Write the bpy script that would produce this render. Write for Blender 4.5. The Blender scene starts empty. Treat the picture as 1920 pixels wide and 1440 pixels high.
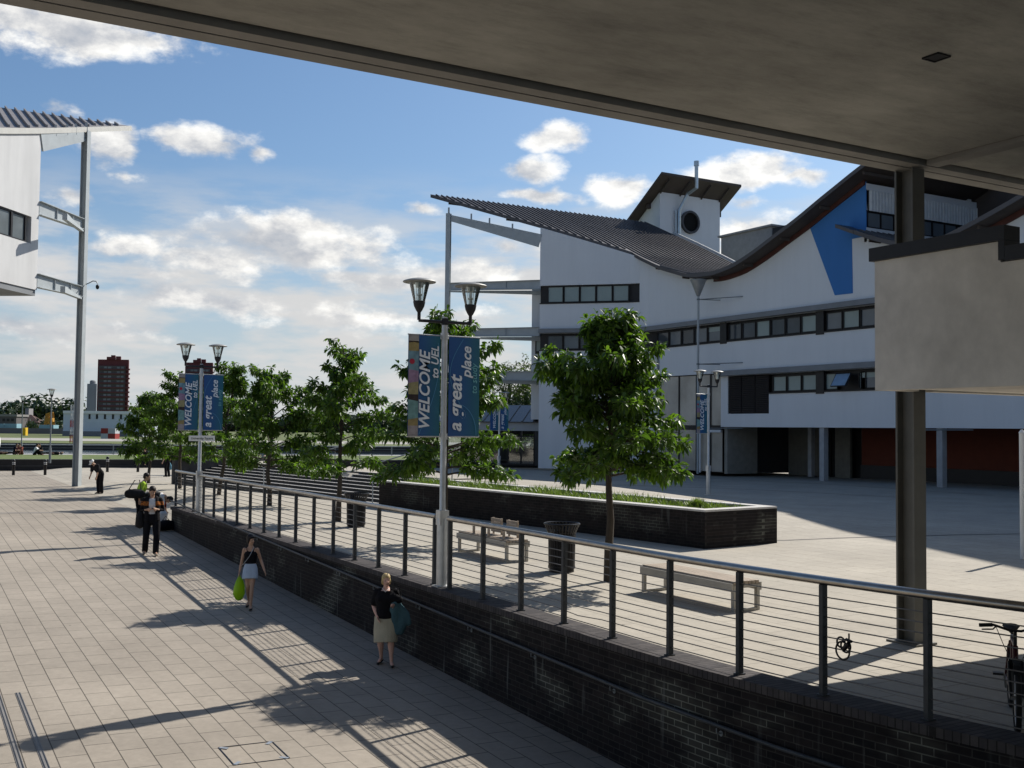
import bpy, math, random
import numpy as np
from mathutils import Vector, Matrix
random.seed(7)
rng = np.random.default_rng(11)
sc = bpy.context.scene
COL = sc.collection
R_ = math.radians
PI = math.pi

# ------------------------------------------------------------------ camera
# world axes: +Y runs along the ramp and its railing, +X towards the white building
FOC, PITCH, ROLL, YAW, ZC = 2000., R_(2.4), R_(0.6), R_(29.9), 2.7
HD = Vector((math.sin(YAW), math.cos(YAW), 0)); RT = Vector((math.cos(YAW), -math.sin(YAW), 0)); UP = Vector((0, 0, 1))
FW = HD*math.cos(PITCH) + UP*math.sin(PITCH); U0 = -HD*math.sin(PITCH) + UP*math.cos(PITCH)
CR = RT*math.cos(ROLL) + U0*math.sin(ROLL); CU = -RT*math.sin(ROLL) + U0*math.cos(ROLL)
cam = bpy.data.cameras.new('camera'); camo = bpy.data.objects.new('camera', cam); COL.objects.link(camo)
camo.matrix_world = Matrix(((CR.x, CU.x, -FW.x, 0), (CR.y, CU.y, -FW.y, 0), (CR.z, CU.z, -FW.z, ZC), (0, 0, 0, 1)))
cam.sensor_width = 36; cam.lens = FOC/1920*36; cam.clip_start = .05; cam.clip_end = 12000
sc.camera = camo

def far_pt(px, d, z):
    """surveyed bearing (in photo columns) + distance -> a plan position at height z"""
    r = (px-960)/FOC*d
    p = HD*d + RT*r
    return Vector((p.x, p.y, z))
def zat(py, d, px=960):
    return ZC + (804 + .0105*(px-960) - py)*d/FOC

# ------------------------------------------------------------------ materials
def nd(nt, t, **kw):
    n = nt.nodes.new(t)
    for k, v in kw.items(): setattr(n, k, v)
    return n
def newmat(name):
    m = bpy.data.materials.new(name); m.use_nodes = True
    nt = m.node_tree
    return m, nt, nt.nodes['Principled BSDF']
def ramp_(nt, fac, stops):
    r = nd(nt, 'ShaderNodeValToRGB'); e = r.color_ramp.elements
    e[0].position, e[0].color = stops[0][0], (*stops[0][1], 1)
    e[1].position, e[1].color = stops[-1][0], (*stops[-1][1], 1)
    for p, c in stops[1:-1]:
        x = e.new(p); x.color = (*c, 1)
    nt.links.new(fac, r.inputs[0]); return r.outputs[0]
def mul(c, k): return tuple(min(1, x*k) for x in c)
def mixc(nt, fac, a, b, mode='MIX'):
    m = nd(nt, 'ShaderNodeMix', data_type='RGBA', blend_type=mode)
    for i, v in ((0, fac), (6, a), (7, b)):
        if isinstance(v, (int, float)): m.inputs[i].default_value = v
        elif isinstance(v, tuple): m.inputs[i].default_value = (*v, 1)
        else: nt.links.new(v, m.inputs[i])
    return m.outputs[2]
def objco(nt, sx=1, sy=1, sz=1):
    t = nd(nt, 'ShaderNodeTexCoord'); mp = nd(nt, 'ShaderNodeMapping')
    mp.inputs[3].default_value = (sx, sy, sz)
    nt.links.new(t.outputs['Object'], mp.inputs[0]); return mp.outputs[0]
def noise(nt, vec, scale, detail=4, rough=.55):
    n = nd(nt, 'ShaderNodeTexNoise'); n.inputs['Scale'].default_value = scale
    n.inputs['Detail'].default_value = detail; n.inputs['Roughness'].default_value = rough
    nt.links.new(vec, n.inputs['Vector']); return n.outputs['Fac']
def bump(nt, bs, h, strength=.2, dist=.02):
    b = nd(nt, 'ShaderNodeBump'); b.inputs['Strength'].default_value = strength; b.inputs['Distance'].default_value = dist
    nt.links.new(h, b.inputs['Height']); nt.links.new(b.outputs[0], bs.inputs['Normal'])
MC = {}
def mat(name, col, rough=.6, metal=0., var=.12, scale=3., bmp=0., spec=.28, stretch=(1, 1, 1)):
    if name in MC: return MC[name]
    m, nt, bs = newmat(name)
    bs.inputs['Roughness'].default_value = rough; bs.inputs['Metallic'].default_value = metal
    bs.inputs['Specular IOR Level'].default_value = spec
    v = objco(nt, *stretch)
    n = noise(nt, v, scale, 6)
    c = ramp_(nt, n, [(.3, mul(col, 1-var)), (.7, mul(col, 1+var))])
    nt.links.new(c, bs.inputs['Base Color'])
    if bmp: bump(nt, bs, noise(nt, v, scale*12, 3), bmp, .01)
    MC[name] = m; return m

def pavemat(name, c1, c2, cm, w, h, swap=True, stain=.25, mortar=.007, offs=.5):
    m, nt, bs = newmat(name)
    bs.inputs['Roughness'].default_value = .85; bs.inputs['Specular IOR Level'].default_value = .15
    t = nd(nt, 'ShaderNodeTexCoord'); s = nd(nt, 'ShaderNodeSeparateXYZ'); c = nd(nt, 'ShaderNodeCombineXYZ')
    nt.links.new(t.outputs['Object'], s.inputs[0])
    a, b = (1, 0) if swap else (0, 1)
    nt.links.new(s.outputs[a], c.inputs[0]); nt.links.new(s.outputs[b], c.inputs[1])
    br = nd(nt, 'ShaderNodeTexBrick'); br.offset = offs; br.offset_frequency = 2
    br.inputs['Color1'].default_value = (*c1, 1); br.inputs['Color2'].default_value = (*c2, 1); br.inputs['Mortar'].default_value = (*cm, 1)
    br.inputs['Scale'].default_value = 1; br.inputs['Mortar Size'].default_value = mortar; br.inputs['Mortar Smooth'].default_value = .3
    br.inputs['Brick Width'].default_value = w; br.inputs['Row Height'].default_value = h
    nt.links.new(c.outputs[0], br.inputs['Vector'])
    o = t.outputs['Object']
    n1 = noise(nt, o, .35, 6, .65); n2 = noise(nt, o, 9, 5, .7)
    k1 = ramp_(nt, n1, [(.3, (1-stain,)*3), (.7, (1+stain*.35,)*3)])
    k2 = ramp_(nt, n2, [(.25, (.86, .86, .85)), (.75, (1.08, 1.08, 1.07))])
    col = mixc(nt, 1., mixc(nt, 1., br.outputs['Color'], k1, 'MULTIPLY'), k2, 'MULTIPLY')
    # small dark spots of gum and dirt
    vo = nd(nt, 'ShaderNodeTexVoronoi'); vo.inputs['Scale'].default_value = 1.3; vo.inputs['Randomness'].default_value = 1
    nt.links.new(o, vo.inputs['Vector'])
    sp = ramp_(nt, vo.outputs['Distance'], [(.022, (.45, .45, .45)), (.04, (1, 1, 1))])
    col = mixc(nt, 1., col, sp, 'MULTIPLY')
    nt.links.new(col, bs.inputs['Base Color'])
    bump(nt, bs, n2, .15, .01)
    return m

def brickmat(name, axis, c1, c2, cm, bw=.225, rh=.075, eff=0.):
    """axis: 0 -> wall runs along X, 1 -> along Y, 2 -> horizontal (coping, bricks across)"""
    m, nt, bs = newmat(name)
    bs.inputs['Roughness'].default_value = .8; bs.inputs['Specular IOR Level'].default_value = .12
    t = nd(nt, 'ShaderNodeTexCoord'); s = nd(nt, 'ShaderNodeSeparateXYZ'); c = nd(nt, 'ShaderNodeCombineXYZ')
    nt.links.new(t.outputs['Object'], s.inputs[0])
    ab = {0: (0, 2), 1: (1, 2), 2: (0, 1)}[axis]
    nt.links.new(s.outputs[ab[0]], c.inputs[0]); nt.links.new(s.outputs[ab[1]], c.inputs[1])
    br = nd(nt, 'ShaderNodeTexBrick')
    br.inputs['Color1'].default_value = (*c1, 1); br.inputs['Color2'].default_value = (*c2, 1); br.inputs['Mortar'].default_value = (*cm, 1)
    br.inputs['Scale'].default_value = 1; br.inputs['Mortar Size'].default_value = .006
    br.inputs['Brick Width'].default_value = bw; br.inputs['Row Height'].default_value = rh
    nt.links.new(c.outputs[0], br.inputs['Vector'])
    o = t.outputs['Object']
    n2 = noise(nt, o, 5, 5, .7)
    col = mixc(nt, 1., br.outputs['Color'], ramp_(nt, n2, [(.3, (.75,)*3), (.7, (1.2,)*3)]), 'MULTIPLY')
    if eff:
        # lime bloom: patches that whiten the joints first, and narrow runs down the face
        pn = ramp_(nt, noise(nt, objco(nt, 1, .55, 1.3), .9, 4, .6), [(.55, (0, 0, 0)), (.66, (1, 1, 1))])
        jm = mixc(nt, 1., pn, ramp_(nt, br.outputs['Fac'], [(0., (.2,)*3), (.6, (1,)*3)]), 'MULTIPLY')
        col = mixc(nt, mixc(nt, 1., jm, (eff,)*3, 'MULTIPLY'), col, (.33, .34, .28))
        vs = objco(nt, 1, 7, .55)
        st = mixc(nt, 1., ramp_(nt, noise(nt, vs, 1.2, 3, .5), [(.62, (0, 0, 0)), (.70, (1, 1, 1))]),
                  ramp_(nt, noise(nt, o, .8, 2), [(.45, (0, 0, 0)), (.62, (1, 1, 1))]), 'MULTIPLY')
        col = mixc(nt, mixc(nt, 1., st, (eff*.6,)*3, 'MULTIPLY'), col, (.22, .23, .215))
    nt.links.new(col, bs.inputs['Base Color'])
    bump(nt, bs, br.outputs['Fac'], -.5, .006)
    return m

def rendermat(name, col, dirt=.15, rough=.85, vs=.15):
    """painted render: fine grain, faint vertical weather streaks"""
    if name in MC: return MC[name]
    m, nt, bs = newmat(name); bs.inputs['Roughness'].default_value = rough
    n1 = noise(nt, objco(nt, 1.2, 1.2, vs), 1.1, 6, .65); n2 = noise(nt, objco(nt), .35, 5, .6)
    c = ramp_(nt, n1, [(.3, mul(col, 1-dirt)), (.65, col)])
    c = mixc(nt, 1., c, ramp_(nt, n2, [(.3, (1-dirt*.7,)*3), (.65, (1, 1, 1))]), 'MULTIPLY')
    rn = mixc(nt, 1., ramp_(nt, noise(nt, objco(nt, 2.2, 2.2, .10), 1.4, 3, .5), [(.60, (0, 0, 0)), (.72, (1, 1, 1))]), ramp_(nt, noise(nt, objco(nt), .25, 3), [(.45, (0, 0, 0)), (.65, (1, 1, 1))]), 'MULTIPLY')
    c = mixc(nt, mixc(nt, 1., rn, (dirt*1.6,)*3, 'MULTIPLY'), c, mul(col, .62))
    nt.links.new(c, bs.inputs['Base Color']); bump(nt, bs, noise(nt, objco(nt), 60, 2), .1, .004)
    MC[name] = m; return m

def leafmat(name, dark, light, trans=.35):
    if name in MC: return MC[name]
    m, nt, bs = newmat(name)
    g = nd(nt, 'ShaderNodeNewGeometry')
    c = ramp_(nt, g.outputs['Random Per Island'], [(0, dark), (.55, tuple((a+b)/2 for a, b in zip(dark, light))), (1, light)])
    nt.links.new(c, bs.inputs['Base Color']); bs.inputs['Roughness'].default_value = .42; bs.inputs['Specular IOR Level'].default_value = .35
    tr = nd(nt, 'ShaderNodeBsdfTranslucent'); nt.links.new(mixc(nt, 1., c, (1.5, 1.7, .6), 'MULTIPLY'), tr.inputs[0])
    mx = nd(nt, 'ShaderNodeMixShader'); mx.inputs[0].default_value = trans
    nt.links.new(bs.outputs[0], mx.inputs[1]); nt.links.new(tr.outputs[0], mx.inputs[2])
    nt.links.new(mx.outputs[0], nt.nodes['Material Output'].inputs[0])
    MC[name] = m; return m

def glassmat(name, tint=(.9, .95, .95), refl=.18):
    m, nt, bs = newmat(name)
    tr = nd(nt, 'ShaderNodeBsdfTransparent'); tr.inputs[0].default_value = (*tint, 1)
    gl = nd(nt, 'ShaderNodeBsdfGlossy'); gl.inputs['Roughness'].default_value = .05
    fr = nd(nt, 'ShaderNodeFresnel'); fr.inputs[0].default_value = 1.5
    ad = nd(nt, 'ShaderNodeMath', operation='ADD'); ad.inputs[1].default_value = refl*.4; nt.links.new(fr.outputs[0], ad.inputs[0])
    mx = nd(nt, 'ShaderNodeMixShader'); nt.links.new(ad.outputs[0], mx.inputs[0])
    nt.links.new(tr.outputs[0], mx.inputs[1]); nt.links.new(gl.outputs[0], mx.inputs[2])
    nt.links.new(mx.outputs[0], nt.nodes['Material Output'].inputs[0]); return m

def lambda_mat(name, col, rough=.7, **k): return mat(name, col, rough, **k)

STEEL = mat('steel_grey_paint', (.16, .18, .19), .45, .0, .1, 4)
PALESTEEL = mat('pale_steel_paint', (.36, .39, .40), .5, 0, .08, 2)
STAINLESS = mat('stainless_steel', (.40, .37, .33), .3, 1., .15, 6)
GALV = mat('galvanised_pole', (.52, .53, .53), .42, .75, .1, 8)
POSTM = mat('rail_post_paint', (.045, .05, .055), .5, 0., .25, 8)
WIREM = mat('wire_steel', (.13, .13, .13), .4, .8, .1, 8)
BLACK = mat('black_metal', (.012, .012, .014), .35, .2, .2, 6)
DARK = mat('dark_frame', (.016, .015, .016), .45, 0, .15, 4)
WHITE = rendermat('white_render', (.66, .68, .70), .05)
CREAM = rendermat('cream_render', (.82, .77, .69), .28, .85, 1.1)
SOFFIT = None
ZINC = mat('roof_sheet', (.085, .078, .078), .42, .35, .15, .8, stretch=(1, .2, 1))
ROOFEDGE = mat('roof_flashing', (.62, .61, .58), .4, .2, .06, 2)
ROOFUNDER = mat('roof_underside', (.075, .062, .055), .8, 0, .12, 1)
REDBROWN = mat('red_brown_fascia', (.075, .028, .022), .6, 0, .15, 2)
BLUEW = rendermat('blue_wall_paint', (.04, .17, .44), .08)
GREYSLAB = mat('grey_slab', (.2, .21, .22), .7, 0, .1, 1)
TIMBER = mat('weathered_timber', (.34, .28, .22), .7, 0, .25, 3, .15, stretch=(6, .6, 6))
BENCHFR = mat('bench_frame', (.36, .34, .30), .5, .3, .08, 4)
LEAF = leafmat('leaf', (.026, .058, .010), (.11, .185, .028), .38)
LEAFD = leafmat('leaf_shrub', (.03, .05, .016), (.09, .13, .04), .25)
BARK = mat('bark', (.055, .045, .036), .9, 0, .3, 14, .5, stretch=(1, 1, .25))

# ------------------------------------------------------------------ mesh builder
class MB:
    def __init__(s): s.v = []; s.f = []
    def add(s, vs, fs):
        o = len(s.v); s.v += [tuple(v) for v in vs]; s.f += [tuple(i+o for i in f) for f in fs]; return s
    def box(s, c, d, rz=0, tilt=None):
        x, y, z = d[0]/2, d[1]/2, d[2]/2
        p = [Vector((a*x, b*y, e*z)) for e in (-1, 1) for a, b in ((-1, -1), (1, -1), (1, 1), (-1, 1))]
        M = Matrix.Rotation(rz, 3, 'Z')
        if tilt: M = M @ Matrix.Rotation(tilt[0], 3, tilt[1])
        return s.add([M @ q + Vector(c) for q in p], [(3, 2, 1, 0), (4, 5, 6, 7), (0, 1, 5, 4), (1, 2, 6, 5), (2, 3, 7, 6), (3, 0, 4, 7)])
    def b2(s, lo, hi):
        return s.box([(a+b)/2 for a, b in zip(lo, hi)], [b-a for a, b in zip(lo, hi)])
    def beam(s, p, q, w, h, up=(0, 0, 1), h2=None):
        p, q = Vector(p), Vector(q); t = (q-p).normalized(); u = Vector(up)
        if abs(t.dot(u)) > .98: u = Vector((1, 0, 0)) if abs(t.x) < .9 else Vector((0, 1, 0))
        sd = t.cross(u).normalized(); u = sd.cross(t); h2 = h if h2 is None else h2
        vs = []
        for c, hh in ((p, h), (q, h2)):
            for a, b in ((-1, -1), (1, -1), (1, 1), (-1, 1)): vs.append(c + sd*(a*w/2) + u*(b*hh/2))
        return s.add(vs, [(3, 2, 1, 0), (4, 5, 6, 7), (0, 1, 5, 4), (1, 2, 6, 5), (2, 3, 7, 6), (3, 0, 4, 7)])
    def tube(s, pts, r, n=8, cap=True):
        pts = [Vector(p) for p in pts]; m = len(pts)
        rs = r if isinstance(r, (list, tuple)) else [r]*m
        base = len(s.v); t0 = (pts[1]-pts[0]).normalized()
        u = Vector((0, 0, 1)) if abs(t0.z) < .9 else Vector((1, 0, 0))
        u = (u - t0*u.dot(t0)).normalized()
        for i, p in enumerate(pts):
            t = (pts[min(i+1, m-1)] - pts[max(i-1, 0)]).normalized()
            u = (u - t*u.dot(t)).normalized(); w = t.cross(u)
            for k in range(n):
                a = 2*PI*k/n; s.v.append(tuple(p + (u*math.cos(a) + w*math.sin(a))*rs[i]))
        for i in range(m-1):
            for k in range(n):
                a, b = base+i*n+k, base+i*n+(k+1) % n
                s.f.append((a, b, b+n, a+n))
        if cap:
            s.f.append(tuple(base+k for k in range(n))[::-1]); s.f.append(tuple(base+(m-1)*n+k for k in range(n)))
        return s
    def lathe(s, prof, c=(0, 0, 0), n=16, cap=True, sx=1, sy=1):
        base = len(s.v); m = len(prof)
        for r, z in prof:
            for k in range(n):
                a = 2*PI*k/n; s.v.append((c[0]+r*sx*math.cos(a), c[1]+r*sy*math.sin(a), c[2]+z))
        for i in range(m-1):
            for k in range(n):
                a, b = base+i*n+k, base+i*n+(k+1) % n; s.f.append((a, b, b+n, a+n))
        if cap:
            s.f.append(tuple(base+k for k in range(n))[::-1]); s.f.append(tuple(base+(m-1)*n+k for k in range(n)))
        return s
    def prism(s, poly, d):
        """poly: 3D points of a planar outline, d: extrusion vector"""
        n = len(poly); P = [Vector(p) for p in poly]; D = Vector(d)
        return s.add(P + [p+D for p in P], [tuple(range(n))[::-1], tuple(range(n, 2*n))] + [(i, (i+1) % n, n+(i+1) % n, n+i) for i in range(n)])
    def loft(s, pts, rad, side=(1, 0, 0), n=14, flat=False):
        """elliptical sections (rx, ry) along pts, rounded ends"""
        P = [Vector(p) for p in pts]; m = len(P); rad = [r if isinstance(r, tuple) else (r, r) for r in rad]
        T = [(P[min(i+1, m-1)]-P[max(i-1, 0)]).normalized() for i in range(m)]
        secs = []
        for k in (.05, .45, .8): secs.append((P[0]-T[0]*min(rad[0])*math.sqrt(max(0, 1-k*k))*.9, T[0], (rad[0][0]*k, rad[0][1]*k)))
        for i in range(m): secs.append((P[i], T[i], rad[i]))
        for k in (.8, .45, .05): secs.append((P[-1]+T[-1]*(0 if flat else 1)*min(rad[-1])*math.sqrt(max(0, 1-k*k))*.9, T[-1], (rad[-1][0]*k, rad[-1][1]*k)))
        base = len(s.v)
        for p, t, (rx, ry) in secs:
            u = Vector(side); u = u - t*u.dot(t)
            if u.length < .05: u = Vector((0, 1, 0)) - t*t.y
            u.normalize(); w = t.cross(u)
            for k in range(n):
                a = 2*PI*k/n; s.v.append(tuple(p + u*math.cos(a)*rx + w*math.sin(a)*ry))
        for i in range(len(secs)-1):
            for k in range(n):
                a, b = base+i*n+k, base+i*n+(k+1) % n; s.f.append((a, b, b+n, a+n))
        L = len(secs)
        s.f.append(tuple(base+k for k in range(n))[::-1]); s.f.append(tuple(base+(L-1)*n+k for k in range(n)))
        return s
    def ball(s, c, r, n=14):
        r = (r, r, r) if not isinstance(r, tuple) else r
        prof = [(math.sin(PI*i/10), -math.cos(PI*i/10)) for i in range(11)]
        prof[0] = (.02, -1); prof[-1] = (.02, 1)
        base = len(s.v)
        for a, z in prof:
            for k in range(n):
                t = 2*PI*k/n; s.v.append((c[0]+a*r[0]*math.cos(t), c[1]+a*r[1]*math.sin(t), c[2]+z*r[2]))
        for i in range(10):
            for k in range(n):
                a, b = base+i*n+k, base+i*n+(k+1) % n; s.f.append((a, b, b+n, a+n))
        s.f.append(tuple(base+k for k in range(n))[::-1]); s.f.append(tuple(base+10*n+k for k in range(n)))
        return s
    def mesh(s, name, smooth=False, off=None):
        me = bpy.data.meshes.new(name)
        vs = s.v if off is None else [(a-off[0], b-off[1], c-off[2]) for a, b, c in s.v]
        me.from_pydata(vs, [], s.f); me.update()
        if smooth: me.polygons.foreach_set('use_smooth', [True]*len(me.polygons))
        return me
    def build(s, name, m, parent=None, smooth=False, world=False):
        off = parent.location if (world and parent is not None) else None
        if world and parent is not None and parent.parent is not None: off = parent.parent.location
        me = s.mesh(name, smooth, off)
        return link(name, me, m, parent)
def link(name, me, m, parent=None):
    o = bpy.data.objects.new(name, me); COL.objects.link(o)
    if m is not None:
        me.materials.clear(); me.materials.append(m)
    if parent is not None: o.parent = parent
    return o
def autosmooth(o, ang=40):
    me = o.data
    me.polygons.foreach_set('use_smooth', [True]*len(me.polygons))
    try: me.set_sharp_from_angle(angle=R_(ang))
    except Exception: pass
def tag(o, label=None, cat=None, group=None, kind=None):
    if label: o['label'] = label
    if cat: o['category'] = cat
    if group: o['group'] = group
    if kind: o['kind'] = kind
    return o
def thing(name, label, cat, loc=(0, 0, 0), rz=0, group=None):
    o = bpy.data.objects.new(name, None); COL.objects.link(o)
    o.location = loc; o.rotation_euler = (0, 0, rz); o.empty_display_size = .2
    return tag(o, label, cat, group)
def children(o): return [c for c in list(COL.objects) if c.parent is o]
def copy_tree(o, parent=None):
    c = o.copy(); COL.objects.link(c)
    if parent is not None: c.parent = parent
    for ch in list(o.children): copy_tree(ch, c)
    return c
def struct(o, name=None): o['kind'] = 'structure'; return o

def text_mesh(body, size, shear=.0, bold=.0, align='LEFT'):
    cu = bpy.data.curves.new('lettering', 'FONT'); cu.body = body; cu.size = size; cu.shear = shear; cu.offset = bold; cu.align_x = align
    cu.extrude = .0015; cu.resolution_u = 3
    o = bpy.data.objects.new('lettering', cu); COL.objects.link(o)
    dg = bpy.context.evaluated_depsgraph_get(); me = bpy.data.meshes.new_from_object(o.evaluated_get(dg))
    bpy.data.objects.remove(o); bpy.data.curves.remove(cu)
    return me
def remesh(mb, name, voxel, smooth=4, fac=.5):
    o = bpy.data.objects.new('tmp', mb.mesh('tmp')); COL.objects.link(o)
    r = o.modifiers.new('r', 'REMESH'); r.mode = 'VOXEL'; r.voxel_size = voxel; r.use_smooth_shade = True
    if smooth:
        s = o.modifiers.new('s', 'SMOOTH'); s.iterations = smooth; s.factor = fac
    dg = bpy.context.evaluated_depsgraph_get(); me = bpy.data.meshes.new_from_object(o.evaluated_get(dg))
    bpy.data.objects.remove(o); me.name = name
    return me

# ------------------------------------------------------------------ ground levels
def smooth(a, b, x):
    t = min(1, max(0, (x-a)/(b-a))); return t*t*(3-2*t)
def wx(Y):
    """the brick wall and its railing bow gently outwards towards the viewer"""
    d = max(0., 10.5-Y); return .0235*d*d if d < 7.5 else 1.322+.3525*(d-7.5)
def ramp_z(X, Y):
    Yc = max(-30, min(Y, 40)); cf = 1-smooth(40, 58, Y)
    return -1.03 + .029*(Yc-20) - .0232*(max(min(X, 7.75), -25)-7.75)*cf
PL = Vector((14.35, 34.0)); PM = Vector((16.05, 19.0))          # planter front line
PDIR = (PL-PM).normalized(); PN = Vector((PDIR.y, -PDIR.x))      # along / into the terrace
def terrace_z(X, Y):
    q = Vector((X, Y)) - PM; s_, t_ = q.dot(PDIR), q.dot(PN)
    if t_ < 2.4: return 0.
    return .84*(1-smooth(4.8, 14, t_))*smooth(0, 12, s_)*(1-smooth(35.5, 36.5, s_))
def right_z(X, Y):
    return -.25*smooth(36, 60, Y) + terrace_z(X, Y)
def gz(X, Y):
    if Y < 34.9: return ramp_z(X, Y) if X < 7.75+wx(Y) else right_z(X, Y)
    w = smooth(7.75, 10.2, X)
    return ramp_z(min(X, 7.75), Y)*(1-w) + right_z(X, Y)*w

def grid_mesh(name, xs, ys, fn, m, sh=lambda x, y: 0.):
    vs = [(x+sh(x, y), y, fn(x, y)) for y in ys for x in xs]; n = len(xs)
    fs = [(j*n+i, j*n+i+1, (j+1)*n+i+1, (j+1)*n+i) for j in range(len(ys)-1) for i in range(n-1)]
    me = bpy.data.meshes.new(name); me.from_pydata(vs, [], fs); me.update()
    return link(name, me, m)
fr = lambda a, b, st: [a+(b-a)*i/max(1, round((b-a)/st)) for i in range(max(1, round((b-a)/st))+1)]
PAVE = pavemat('ramp_paving', (.325, .286, .24), (.298, .263, .221), (.085, .075, .063), .66, .335, True, .22, .008, .5)
PAVE2 = pavemat('square_paving', (.415, .378, .32), (.38, .347, .295), (.15, .135, .115), .9, .6, True, .16, .006, .5)
struct(grid_mesh('ramp_pavement', fr(-24, 7.75, 2), fr(-14, 34.9, 1.5)+fr(36, 79, 1), lambda x, y: ramp_z(x, y), PAVE, lambda x, y: wx(y) if x > 7.7 else 0.))
def sq(x, y):
    if y <= 34.9: return right_z(max(x, 7.8), y)
    return gz(x, y)
struct(grid_mesh('square_pavement', fr(7.75, 12, .5)+fr(13, 62, 1), fr(-14, 34.9, 1)+fr(34.95, 79, 1), sq, PAVE2, lambda x, y: wx(y)*max(0., 12-x)/4.25))
# darker bands set in the left paving at the head of the ramp and beyond
dk = MB()
for y0, wd in ((40., .28), (47.5, .12), (56.4, .3), (66.5, .15)):
    for i in range(16):
        x0, x1 = -24+i*1.98, -24+(i+1)*1.98
        dk.add([(x0, y0, ramp_z(x0, y0)+.004), (x1, y0, ramp_z(x1, y0)+.004), (x1, y0+wd, ramp_z(x1, y0+wd)+.004), (x0, y0+wd, ramp_z(x0, y0+wd)+.004)], [(0, 1, 2, 3)])
dk.build('pavement_bands', mat('dark_setts', (.17, .16, .15), .8, 0, .2, 5)); bpy.data.objects['pavement_bands']['kind'] = 'structure'

ch = MB()
for pts_ in ([(18.6, 19.7), (21.0, 19.5), (24.5, 18.8), (30, 17.2)], [(41.6, 30), (41.9, 40), (41.9, 52), (40.4, 58.5)], [(26.5, 52), (31, 44.5), (34.5, 37), (36.5, 30)]):
    for (xa, ya), (xb, yb) in zip(pts_[:-1], pts_[1:]):
        n_ = 6
        for i in range(n_):
            p0 = Vector((xa+(xb-xa)*i/n_, ya+(yb-ya)*i/n_)); p1 = Vector((xa+(xb-xa)*(i+1)/n_, ya+(yb-ya)*(i+1)/n_)); nn = Vector((-(p1-p0).y, (p1-p0).x)).normalized()*.07
            ch.add([(*(p0-nn), gz(*p0)+.006), (*(p1-nn), gz(*p1)+.006), (*(p1+nn), gz(*p1)+.006), (*(p0+nn), gz(*p0)+.006)], [(3, 2, 1, 0)] if False else [(0, 1, 2, 3)])
struct(ch.build('paving_channel', mat('channel_setts', (.13, .12, .11), .85, 0, .25, 4)))
# ------------------------------------------------------------------ lawn, water, far bank
GRASS = None
m, nt, bs = newmat('lawn_grass'); bs.inputs['Roughness'].default_value = .9
o_ = objco(nt); n1 = noise(nt, o_, .12, 5); n2 = noise(nt, o_, 6, 4, .7)
c = mixc(nt, 1., ramp_(nt, n1, [(.3, (.075, .11, .022)), (.7, (.12, .155, .038))]), ramp_(nt, n2, [(.2, (.6, .62, .55)), (.8, (1.3, 1.25, 1.2))]), 'MULTIPLY')
nt.links.new(c, bs.inputs['Base Color']); bump(nt, bs, n2, .6, .05); GRASS = m
WT = Vector((.97, -.243)).normalized(); WN = Vector((.243, .97)).normalized()   # low wall direction / away from camera
W0 = Vector((6.7, 78.6))
def wpt(s_, t_, z):
    p = W0 + WT*s_ + WN*t_; return (p.x, p.y, z)
def sheet(name, s0, s1, ts, zs, m, ns=1):
    b = MB(); S = [s0+(s1-s0)*i/ns for i in range(ns+1)]
    vs = [wpt(s_, t, z) for t, z in zip(ts, zs) for s_ in S]; n = ns+1
    b.add(vs, [(j*n+i, j*n+i+1, (j+1)*n+i+1, (j+1)*n+i) for j in range(len(ts)-1) for i in range(ns)])
    return struct(b.build(name, m))
sheet('lawn', -60, 110, [.3, 12, 34], [.27, .3, -.28], GRASS, 4)
sheet('waterside_path', -60, 110, [34, 37], [-.284, -.284], mat('path_concrete', (.38, .37, .35), .8))
m, nt, bs = newmat('dock_water'); bs.inputs['Base Color'].default_value = (.035, .055, .07, 1); bs.inputs['Roughness'].default_value = .12
v = objco(nt, .5, 1.4, 1); bump(nt, bs, noise(nt, v, .8, 4), .35, .15); WATER = m
sheet('water', -700, 900, [36, 330], [-3, -3], WATER)
qb = MB(); qb.prism([wpt(-60, 36.9, -3.2), wpt(110, 36.9, -3.2), wpt(110, 37.02, -3.2), wpt(-60, 37.02, -3.2)], (0, 0, 2.9)); struct(qb.build('quay_wall', mat('quay_dark', (.05, .05, .05), .8)))
# everything that lies beyond the dock
FG = mat('far_grass', (.105, .125, .045), .95, 0, .25, .03)
b = MB(); b.add([far_pt(-2500, 236, -2), far_pt(4500, 236, -2), far_pt(9000, 9000, -2), far_pt(-7000, 9000, -2)], [(0, 1, 2, 3)]); struct(b.build('far_bank', FG))
b = MB(); b.add([far_pt(-2500, 300, -1.99), far_pt(4500, 300, -1.99), far_pt(4500, 350, -1.99), far_pt(-2500, 350, -1.99)], [(0, 1, 2, 3)]); struct(b.build('runway', mat('runway_concrete', (.33, .31, .28), .9, 0, .1, .1)))
b = MB(); b.prism([far_pt(-2500, 235.5, -3.3), far_pt(4500, 235.5, -3.3), far_pt(4500, 236.4, -3.3), far_pt(-2500, 236.4, -3.3)], (0, 0, 1.75)); struct(b.build('far_quay_wall', mat('far_quay', (.045, .042, .04), .85)))

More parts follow.
